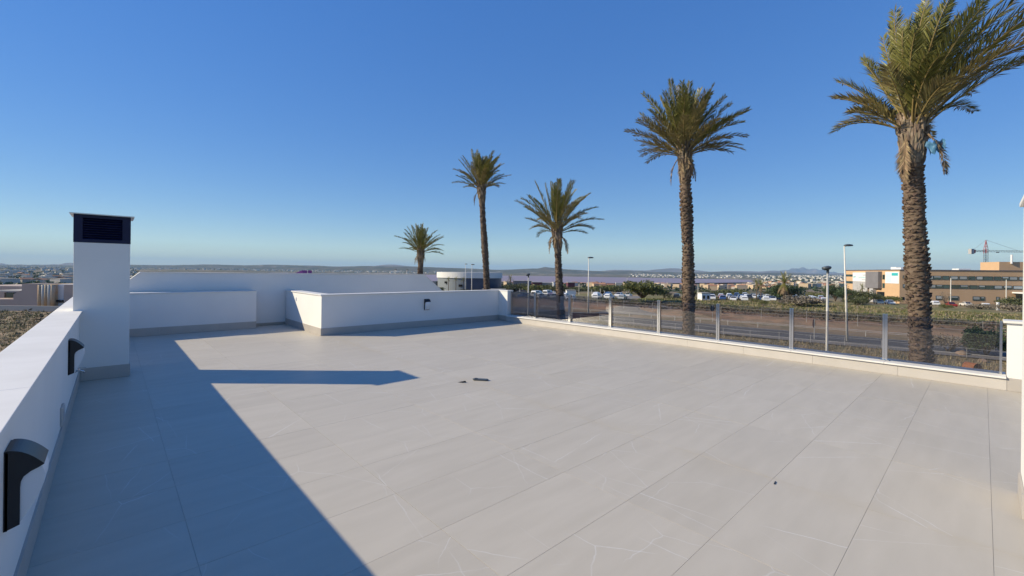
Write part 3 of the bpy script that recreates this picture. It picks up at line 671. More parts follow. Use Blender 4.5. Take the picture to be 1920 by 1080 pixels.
# ================================================================== palms
def palm(label, tops, X, rad, nfr, L, seed, wind=(0, 0), el_rng=(86, -4), ring=0.10, old=0.15, dead=5, dr=0.035, skew=0.0):
    g = random.Random(seed)
    pts = []
    for (x, y) in tops:
        v = ray(x, y); k = X/v.x; pts.append(Vector((0, 0, EYE))+v*k)
    bot = pts[-1].copy(); slope = (pts[-1]-pts[-2])/max(0.1, (pts[-2].z-pts[-1].z))
    base = Vector((bot.x+slope.x*0.5, bot.y+slope.y*(bot.z+6.05)*0.4, gz(bot.x, bot.y)-0.15)); pts.append(base)
    pts.reverse()
    t = thing('palm_tree', label, 'palm tree', base+Vector((0, 0, 0.15)), 0, 'palms in a row between the terrace and the road')
    B = base+Vector((0, 0, 0.15))
    path = [p-B for p in pts]
    # resample
    def at(s):
        zz = path[0].z+(path[-1].z-path[0].z)*s
        for a, b in zip(path[:-1], path[1:]):
            if a.z <= zz <= b.z+1e-6:
                q = (zz-a.z)/max(1e-6, b.z-a.z); return a.lerp(b, q)
        return path[-1].copy()
    H = path[-1].z-path[0].z
    def rd(s):
        z = s*H; below = H-z
        r = rad*(1.0+0.16*(1-s)**3)
        r *= 1+0.22*math.exp(-((below-0.55)/0.42)**2) - 0.10*math.exp(-((below-1.5)/0.5)**2)
        return r*(1+0.03*math.sin(z*2.3+seed))
    n = 60
    tk = MB().tube([at(i/n) for i in range(n+1)], [rd(i/n)*0.96 for i in range(n+1)], 18).build('trunk', M['trunk'], t, smooth=True)
    bt = MB(); nk = MB()
    z = 0.1; k = 0
    nb = max(11, int(2*math.pi*rad/0.11))
    while z < H-0.02:
        s = z/H; c = at(s); r = rd(s); neck = (H-z) < 1.25
        off = (k % 2)*0.5
        for j in range(nb):
            th = 2*math.pi*(j+off+g.uniform(-.16, .16))/nb; dl = math.pi/nb*g.uniform(.85, 1.15)
            zz = g.uniform(-.04, .04); lift = g.uniform(.5, 1.5)*(1+0.25*math.sin(z*1.9+th*2+seed))
            if g.random() < .06: continue
            if neck: dl *= .6; o_, hgt = (0.03+0.05*max(0, 1-(H-z)/.9))*lift, g.uniform(.16, .34)
            else: o_, hgt = 0.038*lift*(rad/0.3)**0.5, ring*0.72*lift
            def pt(ang, rr, dz): return c+Vector((math.cos(ang)*rr, math.sin(ang)*rr, zz+dz))
            m_ = nk if neck else bt
            i0 = len(m_.v)
            m_.v += [tuple(q) for q in (pt(th-dl, r*0.96, 0), pt(th+dl, r*0.96, 0), pt(th+dl*.62, r+o_, hgt), pt(th-dl*.62, r+o_, hgt), pt(th, r*0.93, hgt*1.02), pt(th, r+o_*.75, hgt*.35))]
            m_.f += [(i0, i0+1, i0+5), (i0+1, i0+2, i0+5), (i0+2, i0+3, i0+5), (i0+3, i0, i0+5), (i0+3, i0+2, i0+4), (i0+1, i0+4, i0+2), (i0, i0+3, i0+4)]
        z += ring; k += 1
    tag(bt.build('leaf_scars', M['boots'], tk), kind='stuff'); tag(nk.build('neck_boots', M['fibre'], tk), kind='stuff')
    # fronds
    top = at(1.0)
    W = RT*wind[0]+FWD*wind[1]
    ga = g.uniform(0, 6.28)
    for i in range(nfr+dead):
        isdead = i >= nfr
        q = (i+0.5)/nfr if not isdead else 1.0
        az = ga+i*2.39996+g.uniform(-.25, .25)
        el = el_rng[0]+(el_rng[1]-el_rng[0])*q**0.95+g.uniform(-9, 9)
        ll = L*(0.72+0.33*math.sin(math.pi*min(1, q*0.85+0.12)))*g.uniform(.85, 1.12)
        droop = 0.008+dr*q+g.uniform(-.01, .02)
        if isdead: el = g.uniform(-55, -20); ll = L*g.uniform(.28, .5); droop = 0.22
        d = Vector((math.cos(R(el))*math.cos(az), math.cos(R(el))*math.sin(az), math.sin(R(el))))
        if not isdead: ll *= 1+skew*d.dot(RT)
        side0 = Vector((-math.sin(az), math.cos(az), 0))
        p = top+Vector((math.cos(az), math.sin(az), 0))*rad*0.7*(0.3+0.7*q)+Vector((0, 0, -0.05-0.30*q))
        ns = 14; path2 = [p.copy()]; dirs = [d.copy()]
        for s_ in range(ns):
            f_ = (s_+1)/ns
            d = (d+Vector((0, 0, -droop*(0.35+1.5*f_)))+W*(0.25+f_)*0.1).normalized()
            p = p+d*(ll/ns); path2.append(p.copy()); dirs.append(d.copy())
        fm = M['frond_dead'] if isdead else (M['frond_old'] if (q > 0.62 and g.random() < old*2.2) or g.random() < old*0.25 else M['frond'])
        mb = MB()
        nl = int(ll/0.027); side = side0
        twist = g.uniform(-.35, .35)
        for j in range(nl):
            tt = 0.20+0.80*(j+g.random()*.4)/nl
            fi = tt*ns; a = min(int(fi), ns-1); b_ = fi-a
            c = path2[a].lerp(path2[a+1], b_); dd = dirs[a].lerp(dirs[a+1], b_).normalized()
            sd = side0-dd*side0.dot(dd); sd.normalize(); nn = sd.cross(dd)
            if nn.z < 0: nn = -nn
            sd2 = sd*math.cos(twist*tt)+nn*math.sin(twist*tt); nn2 = nn*math.cos(twist*tt)-sd*math.sin(twist*tt)
            lf = (0.185*L)*(min(1, (tt-.14)*4.5))*(1-0.62*max(0, tt-.55)/.45)*g.uniform(.8, 1.15)
            if isdead: lf *= 0.5
            wd = 0.0135*(L/2.4)**0.3
            for sg in (-1, 1):
                ld = (dd*g.uniform(.7, 1.1)+sd2*sg*g.uniform(.45, .8)+nn2*g.uniform(.0, .5)+W*0.25+Vector((0, 0, g.uniform(-.15, .03)))).normalized()
                tp_ = c+ld*lf+Vector((0, 0, -0.10*lf*g.random()))
                wv = ld.cross(nn2); wv.normalize(); wv = (wv*0.8+nn2*g.uniform(-.6, .6)).normalized()*wd
                md = c.lerp(tp_, .45)+Vector((0, 0, 0.02*lf))
                i0 = len(mb.v)
                mb.v += [tuple(c), tuple(md-wv), tuple(md+wv), tuple(tp_)]
                mb.f += [(i0, i0+1, i0+2), (i0+1, i0+3, i0+2)]
        fr = mb.build('frond', fm, t)
        MB().tube(path2, [0.020*(L/2.6)*(1-0.85*s_/ns)+0.003 for s_ in range(ns+1)], 4, cap=False).build('rachis', M['frond_dead'] if isdead else M['rachis'], fr)
    return t, B+top

palm('tallest thick-trunked palm at the far right with wind-swept crown', [(1711, 222), (1712, 330), (1715, 420), (1720, 520), (1724, 600), (1728, 684)], 15.5, 0.222, 60, 3.05, 21, wind=(0.30, 0.05), el_rng=(92, 36), ring=0.085, old=0.36, dead=3, dr=0.045, skew=0.5)
palm('palm with broad full crown second from the right, behind the glass balustrade', [(1283, 275), (1286, 380), (1290, 470), (1291, 560), (1291, 620)], 15.5, 0.195, 78, 2.2, 22, wind=(0.10, 0), el_rng=(88, 20), ring=0.095, old=0.38, dead=7)
palm('palm with spreading open crown in the middle of the row, trunk rising behind the glass', [(1044, 425), (1047, 500), (1050, 560), (1052, 598)], 15.5, 0.165, 40, 2.25, 23, wind=(0.1, 0), el_rng=(88, 18), ring=0.095, old=0.3, dead=9)
palm('tall slender palm with compact crown rising behind the stairwell wall', [(902, 345), (906, 420), (911, 500), (913, 545)], 15.5, 0.165, 62, 1.85, 24, wind=(0.15, 0), el_rng=(88, 30), ring=0.10, old=0.3, dead=5)
palm('shortest palm farthest left in the row, above the neighbour gable wall', [(789, 466), (788, 512)], 15.5, 0.17, 36, 1.85, 25, wind=(0.12, 0), el_rng=(88, 18), ring=0.10, old=0.1, dead=5)

# blue plastic caught on the big palm
g = random.Random(5); c = Vector((0, 0, EYE))+ray(1752, 276)*(15.3/ray(1752, 276).x)
bm_ = MB(); nu, nv = 9, 7
for j in range(nv):
    for i in range(nu):
        bm_.v.append((c.x+g.uniform(-.05, .05)+0.09*math.sin(i*1.1), c.y-0.19+0.38*i/(nu-1)*(1-.3*j/nv)+g.uniform(-.02, .02), c.z+0.16-0.32*j/(nv-1)+0.05*math.sin(i*2.1+j)+g.uniform(-.02, .02)))
bm_.f = [(j*nu+i, j*nu+i+1, (j+1)*nu+i+1, (j+1)*nu+i) for j in range(nv-1) for i in range(nu-1)]
tag(bm_.build('plastic_bag', M['blue_bag'], smooth=True), 'crumpled blue plastic sheet caught below the crown of the tallest palm', 'plastic bag')

# ================================================================== vegetation builders
def leaf_cloud(mb, c, rx, ry, rz, n, size, g, clumps=14, flat=0.0):
    cl = []
    for _ in range(clumps):
        a = g.uniform(0, 6.28); e = g.uniform(-0.5, 1.0); rr = g.uniform(.35, .85)
        cl.append((math.cos(a)*rr*math.cos(e), math.sin(a)*rr*math.cos(e), math.sin(e)*rr, g.uniform(.22, .45)))
    for _ in range(n):
        q = g.choice(cl)
        v = Vector((g.gauss(0, 1), g.gauss(0, 1), g.gauss(0, 1))).normalized()*q[3]*g.random()**0.4
        p = Vector((c[0]+(q[0]+v.x)*rx, c[1]+(q[1]+v.y)*ry, c[2]+max(-0.95, (q[2]+v.z))*rz))
        a = Vector((g.gauss(0, 1), g.gauss(0, 1), g.gauss(0, 1)*.7)).normalized(); b = a.cross(Vector((g.gauss(0, 1), g.gauss(0, 1), g.gauss(0, 1)))).normalized()
        s = size*g.uniform(.6, 1.4)
        i0 = len(mb.v)
        mb.v += [tuple(p-a*s), tuple(p-b*s*.5), tuple(p+a*s), tuple(p+b*s*.5)]; mb.f.append((i0, i0+1, i0+2, i0+3))
def tree(label, px, d, rx, h, material, seed, cat='tree', trunk=0.0, group=None, dens=1.0, ry=None, name=None, lsz=.042):
    g = random.Random(seed); b = onground(px, d)
    t = thing(name or ('shrub' if cat == 'shrub' else 'tree'), label, cat, b, 0, group)
    n = int(2600*dens); size = max(0.05, rx*lsz)
    cz = trunk + (h-trunk)*0.45
    mb = MB(); leaf_cloud(mb, (0, 0, cz), rx, ry or rx, (h-trunk)*0.56, n, size, g, clumps=26)
    mb.build('crown', material, t)
    tk = MB()
    if trunk > 0.3:
        tk.tube([(0, 0, -.2), (0.05, 0, trunk*.6), (0, 0, cz)], [rx*.09, rx*.07, rx*.035], 7)
    for _ in range(7):
        a = g.uniform(0, 6.28); s0 = trunk*.7
        tk.tube([(0, 0, s0), (math.cos(a)*rx*.35, math.sin(a)*rx*.35, s0+(h-s0)*.4), (math.cos(a)*rx*.6, math.sin(a)*rx*.6, s0+(h-s0)*.65)], [rx*.04, rx*.026, rx*.01], 5)
    tk.build('trunk', M['bark'], t)
    return t
def small_palm(label, px, d, h, L, seed, nf=26, skirt=0, group=None, fat=0.2):
    g = random.Random(seed); b = onground(px, d); t = thing('small_palm_tree', label, 'palm tree', b, 0, group)
    MB().tube([(0, 0, -.2), (.05, 0, h*.5), (0, 0, h)], [fat*1.2, fat, fat], 9).build('trunk', M['trunk'], t, smooth=True)
    for i in range(nf+skirt):
        q = (i+.5)/nf; az = i*2.4+g.uniform(-.2, .2); el = R(85-100*q) if i < nf else R(-60+g.uniform(-15, 20))
        d_ = Vector((math.cos(el)*math.cos(az), math.cos(el)*math.sin(az), math.sin(el))); p = Vector((0, 0, h)); s0 = Vector((-math.sin(az), math.cos(az), 0))
        mb = MB(); ns = 10
        for s_ in range(ns):
            d_ = (d_+Vector((0, 0, -.10))).normalized(); p2 = p+d_*(L/ns)
            w_ = L*.16*math.sin(math.pi*min(1, (s_+1.5)/(ns+1)))
            for sg in (-1, 1):
                for k_ in range(2):
                    c = p.lerp(p2, .5*k_); e = c+d_*w_*.8+s0*sg*w_+Vector((0, 0, g.uniform(-.3, .25)*w_))
                    i0 = len(mb.v); wv = d_*L*.018
                    mb.v += [tuple(c-wv), tuple(c+wv), tuple(e)]; mb.f.append((i0, i0+1, i0+2))
            p = p2
        mb.build('frond', M['frond'] if i < nf else M['frond_dead'], t)
    return t

# ================================================================== roadside: lamps, signs, rails
def street_lamp(label, px_top, top_y, d, kind, base=None, group='street lamps along the road'):
    tp_ = P(px_top, top_y, d); b = Vector((tp_.x, tp_.y, gz(tp_.x, tp_.y))) if base is None else base
    h = tp_.z-b.z
    t = thing('street_lamp', label, 'street lamp', b, 0, group)
    off = Vector((tp_.x-b.x, tp_.y-b.y, 0))
    if kind == 'tall':
        MB().tube([(0, 0, -.1), off*.5+Vector((0, 0, h*.5)), off+Vector((0, 0, h-.12))], [0.13, 0.10, 0.06], 12).build('pole', M['pole_white'], t, smooth=True)
        e = RT*0.25+FWD*-0.3
        MB().tube([off+Vector((0, 0, h-.16)), off+Vector((0, 0, h-.06))+e*.6], [0.045, 0.04], 8).build('arm', M['pole_white'], t)
        hd = MB(); n = 12
        cx = off+e*1.0+Vector((0, 0, h-.02))
        for k_, (s_, z_) in enumerate(((0.5, -0.10), (0.95, -0.07), (1.0, 0.0), (0.8, 0.10), (0.3, 0.15))):
            for i in range(n):
                th = 2*math.pi*i/n; v = RT*math.cos(th)*0.52*s_+FWD*math.sin(th)*0.30*s_
                hd.v.append(tuple(cx+v+Vector((0, 0, z_))))
        hd.f = [(a*n+i, a*n+(i+1) % n, (a+1)*n+(i+1) % n, (a+1)*n+i) for a in range(4) for i in range(n)]+[tuple(range(n))[::-1], tuple(4*n+i for i in range(n))]
        hd.build('lamp_head', M['lamp_head'], t, smooth=True)
    else:
        MB().tube([(0, 0, -.1), (0, 0, 1.0), (0, 0, h-.25)], [0.075, 0.07, 0.052], 12).build('pole', M['galv'], t, smooth=True)
        MB().tube([(0, 0, h-.30), (0, 0, h-.05)], [0.065, 0.065], 10).build('collar', M['lamp_head'], t)
        hd = MB(); n = 16
        for k_, (s_, z_) in enumerate(((0.25, -0.13), (0.8, -0.09), (1.0, -0.01), (0.9, 0.05), (0.35, 0.085))):
            for i in range(n):
                th = 2*math.pi*i/n; v = RT*(math.cos(th)*0.235*s_-0.06)+FWD*math.sin(th)*0.2*s_
                hd.v.append(tuple(v+Vector((0, 0, h+z_+0.02*math.cos(th)))))
        hd.f = [(a*n+i, a*n+(i+1) % n, (a+1)*n+(i+1) % n, (a+1)*n+i) for a in range(4) for i in range(n)]+[tuple(range(n))[::-1], tuple(4*n+i for i in range(n))]
        hd.build('lamp_head', M['lamp_head'], t, smooth=True)
    return t
street_lamp('tall pale street lamp beside the road in front of the tan building', 1583, 460, 50.5, 'tall', Vector((62.85, 10.65, -6.0)))
street_lamp('grey street lamp with dark oval head, nearest, between two glass posts on the right', 1552, 502, 23, 'short')
street_lamp('tall thin street lamp between the middle palm and the full-crowned palm', 1104, 483, 74, 'tall')
street_lamp('grey street lamp with dark oval head left of the middle palm', 991, 514.5, 42, 'short')
street_lamp('tall street lamp in front of the round building, left of the slender palm', 885, 496, 120, 'tall')
street_lamp('dark far lamp standing just left of the tall street lamp at the round building', 873, 495, 165, 'tall')
street_lamp('small far street lamp directly left of the shortest palm trunk', 763, 506, 155, 'tall')
street_lamp('small far street lamp left of the shortest palm above the gable wall', 741, 505, 150, 'tall')

def round_sign(label, px, y_top, y_bot, d, wd, material):
    b = onground(px, d); t = thing('road_sign', label, 'road sign', b)
    zt = P(px, y_top, d).z-b.z; zb = P(px, y_bot, d).z-b.z
    MB().tube([(0, 0, -.1), (0, 0, zt)], 0.04, 8).build('post', M['galv'], t)
    n = 20; pl = MB(); ax = (RT*0.95+FWD*0.3).normalized(); nr = ax.cross(UP).normalized(); cz = (zt+zb)/2; rr = (zt-zb)/2
    for e in (0.045, 0.07):
        for i in range(n):
            th = 2*math.pi*i/n; pl.v.append(tuple(nr*e*-1+ax*math.cos(th)*wd+Vector((0, 0, cz+math.sin(th)*rr))))
    pl.f = [tuple(range(n)), tuple(n+i for i in reversed(range(n)))]+[(i, n+i, n+(i+1) % n, (i+1) % n) for i in range(n)]
    pl.build('sign_plate', material, t)
round_sign('dark oval road sign on a post at the near edge of the road', 1528, 598, 615, 51.5, 0.22, M['maroon'])
round_sign('dark round road sign standing on the orange bank across the road', 1337, 572, 584, 69, 0.45, M['lamp_head'])

def rail(label, off, y0, y1, hts, step, mt, post_h, name='guard_rail', thick=0.05):
    t = thing(name, label, 'guard rail' if name == 'guard_rail' else 'fence', (road_c(y0)+off, y0, gz(road_c(y0)+off, y0)))
    B = Vector(t.location); y = y0; prev = None
    pm_ = MB().box(-thick/2, -thick/2, -.3, thick/2, thick/2, post_h).mesh('post', mt)
    pts_ = []
    while y <= y1:
        x = road_c(y)+off; z = gz(x, y); pts_.append(Vector((x, y, z))-B); y += step
    for p_ in pts_: place('post', pm_, t, p_)
    for h_ in hts:
        MB().tube([p_+Vector((-thick*.6, 0, h_)) for p_ in pts_], thick*.42, 5, cap=False).build('rail', mt, t)
rail('pale two-bar railing along the near side of the road', -6.7, -20, 62, (0.45, 0.95), 3.0, M['galv'], 1.0, thick=0.03)
rail('galvanised guard rail along the far side of the road', 5.6, -30, 62, (0.55, 0.72), 4.0, M['galv'], 0.75, thick=0.08)
rail('thin wire fence on posts along the top of the orange bank', 13.5, -30, 70, (0.5, 1.0, 1.5), 6.0, M['galv'], 1.7, name='wire_fence', thick=0.045)

# rusty hood, rocks and bush beyond the glass at right
b = Pz(1822, 692, -6); t = thing('rusted_hood', 'small orange rusted steel arched hood on the ground beyond the right end of the glass', 'steel hood', (b.x, b.y, gz(b.x, b.y)), R(-35))
n = 10; pr_ = [(-.75*math.cos(math.pi*i/n), 0.95*math.sin(math.pi*i/n)**0.8) for i in range(n+1)]
hd = MB()
for i in range(n):
    (x0, z0_), (x1, z1_) = pr_[i], pr_[i+1]
    hd.obox((x0, -.7, z0_), (x1-x0, 0, z1_-z0_), (0, 1.4, 0), (0, 0, .03))
hd.build('arch', M['rust'], t); t.scale = (.58, .58, .62)
MB().prism(pr_, 'y', 0.66, 0.69).build('back_plate', M['rust'], t, fix=True)
MB().prism([(x*.97, z*.97) for x, z in pr_[5:]]+[(0, 0)], 'y', -.69, -.66).build('front_plate', M['rust'], t, fix=True)
MB().box(-.8, -.72, -.02, .8, .72, .05).build('base_frame', M['rust'], t)
tree('large dark green bush beyond the right end of the glass', 1850, 42, 1.85, 3.0, M['leaf_dark'], 31, 'shrub', dens=2.6, lsz=.062)
def rock(label, px, y, s, seed):
    g = random.Random(seed); b = Pz(px, y, -6); bm = bmesh.new(); bmesh.ops.create_icosphere(bm, subdivisions=3, radius=1)
    for v in bm.verts:
        k_ = 1+0.25*math.sin(v.co.x*3+seed)*math.cos(v.co.y*2.7)+g.uniform(-.05, .05); v.co = Vector((v.co.x*s*1.5, v.co.y*s, v.co.z*s*.7))*k_
    me = bpy.data.meshes.new('boulder'); bm.to_mesh(me); bm.free(); me.materials.append(M['rock'])
    tag(place('boulder', me, None, (b.x, b.y, gz(b.x, b.y)+s*.15)), label, 'boulder')
rock('orange-brown boulder on the dry ground left of the rusted hood', 1805, 667, 0.5, 3)
rock('flat pale boulder behind the rusted hood', 1843, 679, 0.3, 6)

b = onground(1100, 69); t = thing('barrier_panel', 'rust-red mesh barrier panel standing at the road beside the tall thin street lamp', 'barrier', b, math.atan2(RT.y, RT.x))
MB().box(-2.2, -.03, .15, 2.1, .03, 1.15).build('panel', M['rust'], t)
MB().tube([(-2.2, 0, 0), (-2.2, 0, 1.25), (2.1, 0, 1.25), (2.1, 0, 0)], .045, 6).build('frame', M['galv'], t)
b = P(568, 513, 26); t = thing('purple_canopy', 'small tilted purple canopy showing above the neighbour gable wall', 'canopy', (b.x, b.y, -0.2), math.atan2(RT.y, RT.x))
hp_ = b.z+0.2
MB().prism([(-.30, hp_-.02), (.26, hp_+.20), (.26, hp_-.10), (-.30, hp_-.12)], 'y', -.6, .6).build('cloth', mat('purple_cloth', (0.22, 0.06, 0.26), 0.8), t, fix=True)
MB().tube([(.27, 0, 0), (.27, 0, hp_+.22)], .03, 8).build('pole', M['pole_white'], t); MB().tube([(-.3, 0, 0), (-.3, 0, hp_)], .03, 8).build('pole', M['pole_white'], t)
# dry shrubs and weeds on the near verge
shr = [(1130, 595, 1.0, 'leaf_olive', 'small green shrub at the roadside behind the middle palm'), (990, 597, 0.9, 'leaf_dark', 'dark green shrub behind the first glass pane')]
for i, (px, y, rx, mk, lb) in enumerate(shr):
    tree(lb, px, 60-8*i, rx, rx*1.5, M[mk], 60+i, 'shrub', dens=.5)
tree('grey-green bare twiggy bush beside the road at the right', 1780, 44, 1.9, 1.8, M['leaf_grey'], 64, 'shrub', dens=.7)
tree('sprawling olive weed at the foot of the full-crowned palm', 1278, 40, 1.2, 1.6, M['leaf_olive'], 65, 'shrub', dens=.5)
tree('dusty green weed at the foot of the middle palm', 1012, 36, 1.1, 1.5, M['leaf_dark'], 66, 'shrub', dens=.6)

# ================================================================== mid ground trees
tree('broad green carob tree beside the car park, left of the full-crowned palm', 1205, 118, 6.4, 5.6, M['leaf_bright'], 41, trunk=0.8, dens=2.4)
tree('low green shrub spreading under the broad carob tree', 1215, 108, 6.5, 1.3, M['leaf_bright'], 42, 'shrub', dens=1.2, ry=2.5)
tree('round green bush right of the carob tree', 1245, 140, 2.9, 3.2, M['leaf_olive'], 43, 'shrub')
tree('dark rounded tree in the car park under the large palm', 1478, 150, 6.3, 6.2, M['leaf_dark'], 44, trunk=0.6, dens=1.6)
tree('small round dark bush on the field between two glass posts', 1432, 104, 1.25, 1.9, M['leaf_bright'], 45, 'shrub', dens=.8)
tree('pale green low bush on the field left of the round dark bush', 1416, 124, 1.5, 1.3, M['leaf_bright'], 46, 'shrub', dens=.6)
tree('dark tree behind the two street lamps at the left of the tan building', 1567, 155, 4.8, 6.6, M['leaf_dark'], 47, trunk=1.0, dens=1.5)
tree('dark tree partly hidden by the tall pale street lamp', 1592, 142, 4.0, 5.0, M['leaf_dark'], 48, trunk=.6, dens=1.2)
tree('olive tree in front of the pale panels of the tan building', 1626, 138, 4.6, 4.2, M['leaf_olive'], 49, trunk=.6, dens=1.2)
tree('olive shrub left of the parked cars before the tan building', 1608, 126, 4.0, 2.7, M['leaf_olive'], 50, 'shrub', dens=1.0)
tree('clipped yellow-green hedge at the foot of the tan building corner', 1668, 147, 4.0, 2.4, M['leaf_bright'], 51, 'shrub', dens=1.2)
tree('round yellow-green bush by the ground-floor windows of the tan building', 1818, 148, 1.9, 2.6, M['leaf_bright'], 52, 'shrub', dens=.8)
tree('second round yellow-green bush by the ground-floor windows of the tan building', 1850, 150, 1.9, 2.6, M['leaf_bright'], 53, 'shrub', dens=.8)
tree('dark round bush near the entrance canopy of the tan building', 1892, 152, 2.2, 2.6, M['leaf_olive'], 54, 'shrub', dens=.8)
tree('green bank of shrubs at the right edge below the tan building', 1918, 122, 5.5, 3.6, M['leaf_olive'], 55, 'shrub', dens=1.3)
tree('grey leafless bush on the field at the right edge', 1905, 108, 4.2, 2.0, M['leaf_grey'], 56, 'shrub', dens=.9)
tree('grey leafless bush on the field left of the white post', 1842, 118, 4.0, 1.8, M['leaf_grey'], 57, 'shrub', dens=.8)
tree('bright green low bush before the parked cars, right of the big palm trunk', 1775, 120, 2.2, 1.3, M['leaf_bright'], 58, 'shrub', dens=.6)
tree('grey bare bush on the field between the two street lamps', 1500, 108, 5.2, 2.6, M['leaf_grey'], 59, 'shrub', dens=1.0)
tree('bare pale tree standing before the cars beside the big palm trunk', 1772, 126, 1.6, 4.6, M['leaf_grey'], 70, trunk=1.2, dens=.3)
BELT = ['olive tree just right of the round building, above the return wall', 'bushy tree before the maroon building, left of the middle palm', 'olive tree directly behind the middle palm trunk',
        'low tree right of the middle palm, before the square maroon block', 'wide pale green tree right of the tall thin street lamp', 'olive tree behind the car park, just left of the carob tree',
        'wide olive tree behind the white hut', 'light green tree behind the parked cars, right of the white hut', 'low olive tree just right of the full-crowned palm trunk',
        'light green tree between the slim palms and the large palm', 'olive tree behind the cars right of the large palm', 'low olive bush before the round building, left of the slender palm',
        'light green bush at the left foot of the round building', 'olive bush at the slope of the neighbour gable']
for i, (px, d, rx, h) in enumerate([(965, 190, 7, 4.2), (1010, 185, 8, 4.0), (1045, 180, 6, 4.2), (1085, 200, 6, 3.2), (1130, 205, 9, 4.2), (1160, 210, 8, 4.6), (1330, 215, 9, 3.4), (1375, 220, 9, 4.2), (1300, 230, 8, 2.6), (1450, 205, 5, 4.2), (1525, 190, 5, 3.6), (880, 150, 4, 1.9), (820, 150, 3, 2.0), (800, 140, 2.5, 3.0)]):
    tree(BELT[i], px, d, rx, h, M[('leaf_olive', 'leaf_bright', 'leaf_olive')[i % 3]], 80+i, trunk=.4, dens=.8, group='trees behind the car park')
small_palm('large palm with hanging brown fronds in the car park', 1471, 145, 6.0, 4.6, 91, nf=34, skirt=14, fat=.32)
small_palm('left of two slim palms in the car park', 1419, 140, 5.2, 2.3, 92, nf=22, skirt=6, fat=.15)
small_palm('right of two slim palms in the car park', 1427, 142, 5.0, 2.5, 93, nf=22, skirt=6, fat=.15)
for i, px in enumerate((841, 855, 869)):
    small_palm(('left', 'middle', 'right')[i]+' one of three small palms before the round building', px, 150, 5.0, 1.5, 94+i, nf=18, skirt=0, fat=.10)
small_palm('small palm right of the round building', 957, 190, 6.0, 2.6, 98, nf=20, skirt=3, fat=.2)
small_palm('young palm before the pale panels of the tan building', 1617, 139, 5.0, 1.9, 99, nf=18, fat=.15)

# ================================================================== tan three-storey building
A0 = UD((1687-960)/F*150, 150); ex = (RT*67-FWD*14).normalized(); ey = (RT*14+FWD*67).normalized()
GZ = -8.0; RZ = 3.62
hp = thing('clinic_building', 'long tan three-storey building with green window bands and signs on its lit end', 'building', (A0.x, A0.y, GZ), math.atan2(ex.y, ex.x))
HH = RZ-GZ
LW, LD = 92.0, 35.2                          # long side, lit end
def px2t(px):
    """position along the lit end for a photo column"""
    a = (px-960)/F; A = Vector((A0.dot(RT), A0.dot(FWD))); e = Vector((ey.dot(RT), ey.dot(FWD)))
    return (A.x-a*A.y)/(a*e.y-e.x)
def px2s(px):
    a = (px-960)/F; A = Vector((A0.dot(RT), A0.dot(FWD))); e = Vector((ex.dot(RT), ex.dot(FWD)))
    return (A.x-a*A.y)/(a*e.y-e.x)
def z_at(px, y, t=None, s=None):
    q = A0+(ey*t if t is not None else ex*s); d = q.dot(FWD)
    return P(px, y, d).z-GZ
MB().box(0, 0, -1, LW, LD, HH).build('wall', M['brick_tan'], hp)
MB().box(-.15, -.15, HH+0.002, LW+.15, LD+.15, HH+0.32).build('roof_edge', M['roof_edge'], hp)
# window bands on the long side (shaded side)
g = random.Random(3)
wb = {}
def window(x0, x1, z0, z1, blind):
    w_ = MB().box(x0, -.10, z0, x1, -.002, z0+.08).box(x0, -.10, z1-.08, x1, -.002, z1).box(x0, -.10, z0+.08, x0+.08, -.002, z1-.08).box(x1-.08, -.10, z0+.08, x1, -.002, z1-.08).build('window', M['win_frame'], hp)
    MB().box(x0+.08, -.05, z0+.08, x1-.08, -.003, z1-.08).build('pane', M['glass_green'], w_)
    if blind: MB().box(x0+.15, -.06, z0+.1+(z1-z0)*(1-blind), x1-.15, -.051, z1-.1).build('blind', M['curtain'], w_)
for zt, zb in ((HH-1.75, HH-3.05), (HH-4.75, HH-6.0)):
    x = 0.9
    while x < LW-3:
        ww = g.choice((1.9, 2.3, 2.7)); window(x, x+ww, zb, zt, g.choice((0, 0, .5, .85, .85, .6))); x += ww+g.choice((.04, .04, .3))
for px0, px1 in ((1755, 1768), (1779, 1797), (1824, 1838), (1839, 1846), (1868, 1874)):
    s0, s1 = px2s(px0), px2s(px1); window(s0, s1, HH-9.9, HH-8.5, g.choice((.5, .8)))
MB().box(px2s(1690), -.06, HH-10.2, px2s(1696), -.003, HH-9.2).build('window', M['glass_dark'], hp)
# entrance canopy, rooftop block, plant
s0 = px2s(1898); MB().box(s0, -4, HH-7.2, s0+14, -.01, HH-6.8).build('canopy', M['panel_white'], hp)
MB().box(s0+1, -.08, -1, s0+5, -.012, HH-7.3).build('entrance_door', M['glass_dark'], hp)
s0 = px2s(1886); MB().box(s0, 2.5, HH+.33, s0+12, 10, HH+3.2).build('rooftop_block', M['brick_tan'], hp)
MB().tube([(s0+3.2, 2.2, HH+2.6), (s0+3.2, 2.2, HH+5.6)], .28, 8).build('antenna', M['panel_white'], hp)
for (pa, pb, hh) in ((1700, 1712, .7), (1811, 1834, .5)):
    a_, b_ = px2s(pa), px2s(pb)
    MB().box(a_, 3, HH+.33, b_, 6, HH+.33+hh).build('roof_unit', M['panel_white'], hp, bevel=.05)
MB().box(4, 9, HH+.33, 7, 12, HH+1.3).build('roof_unit', M['panel_white'], hp, bevel=.05)
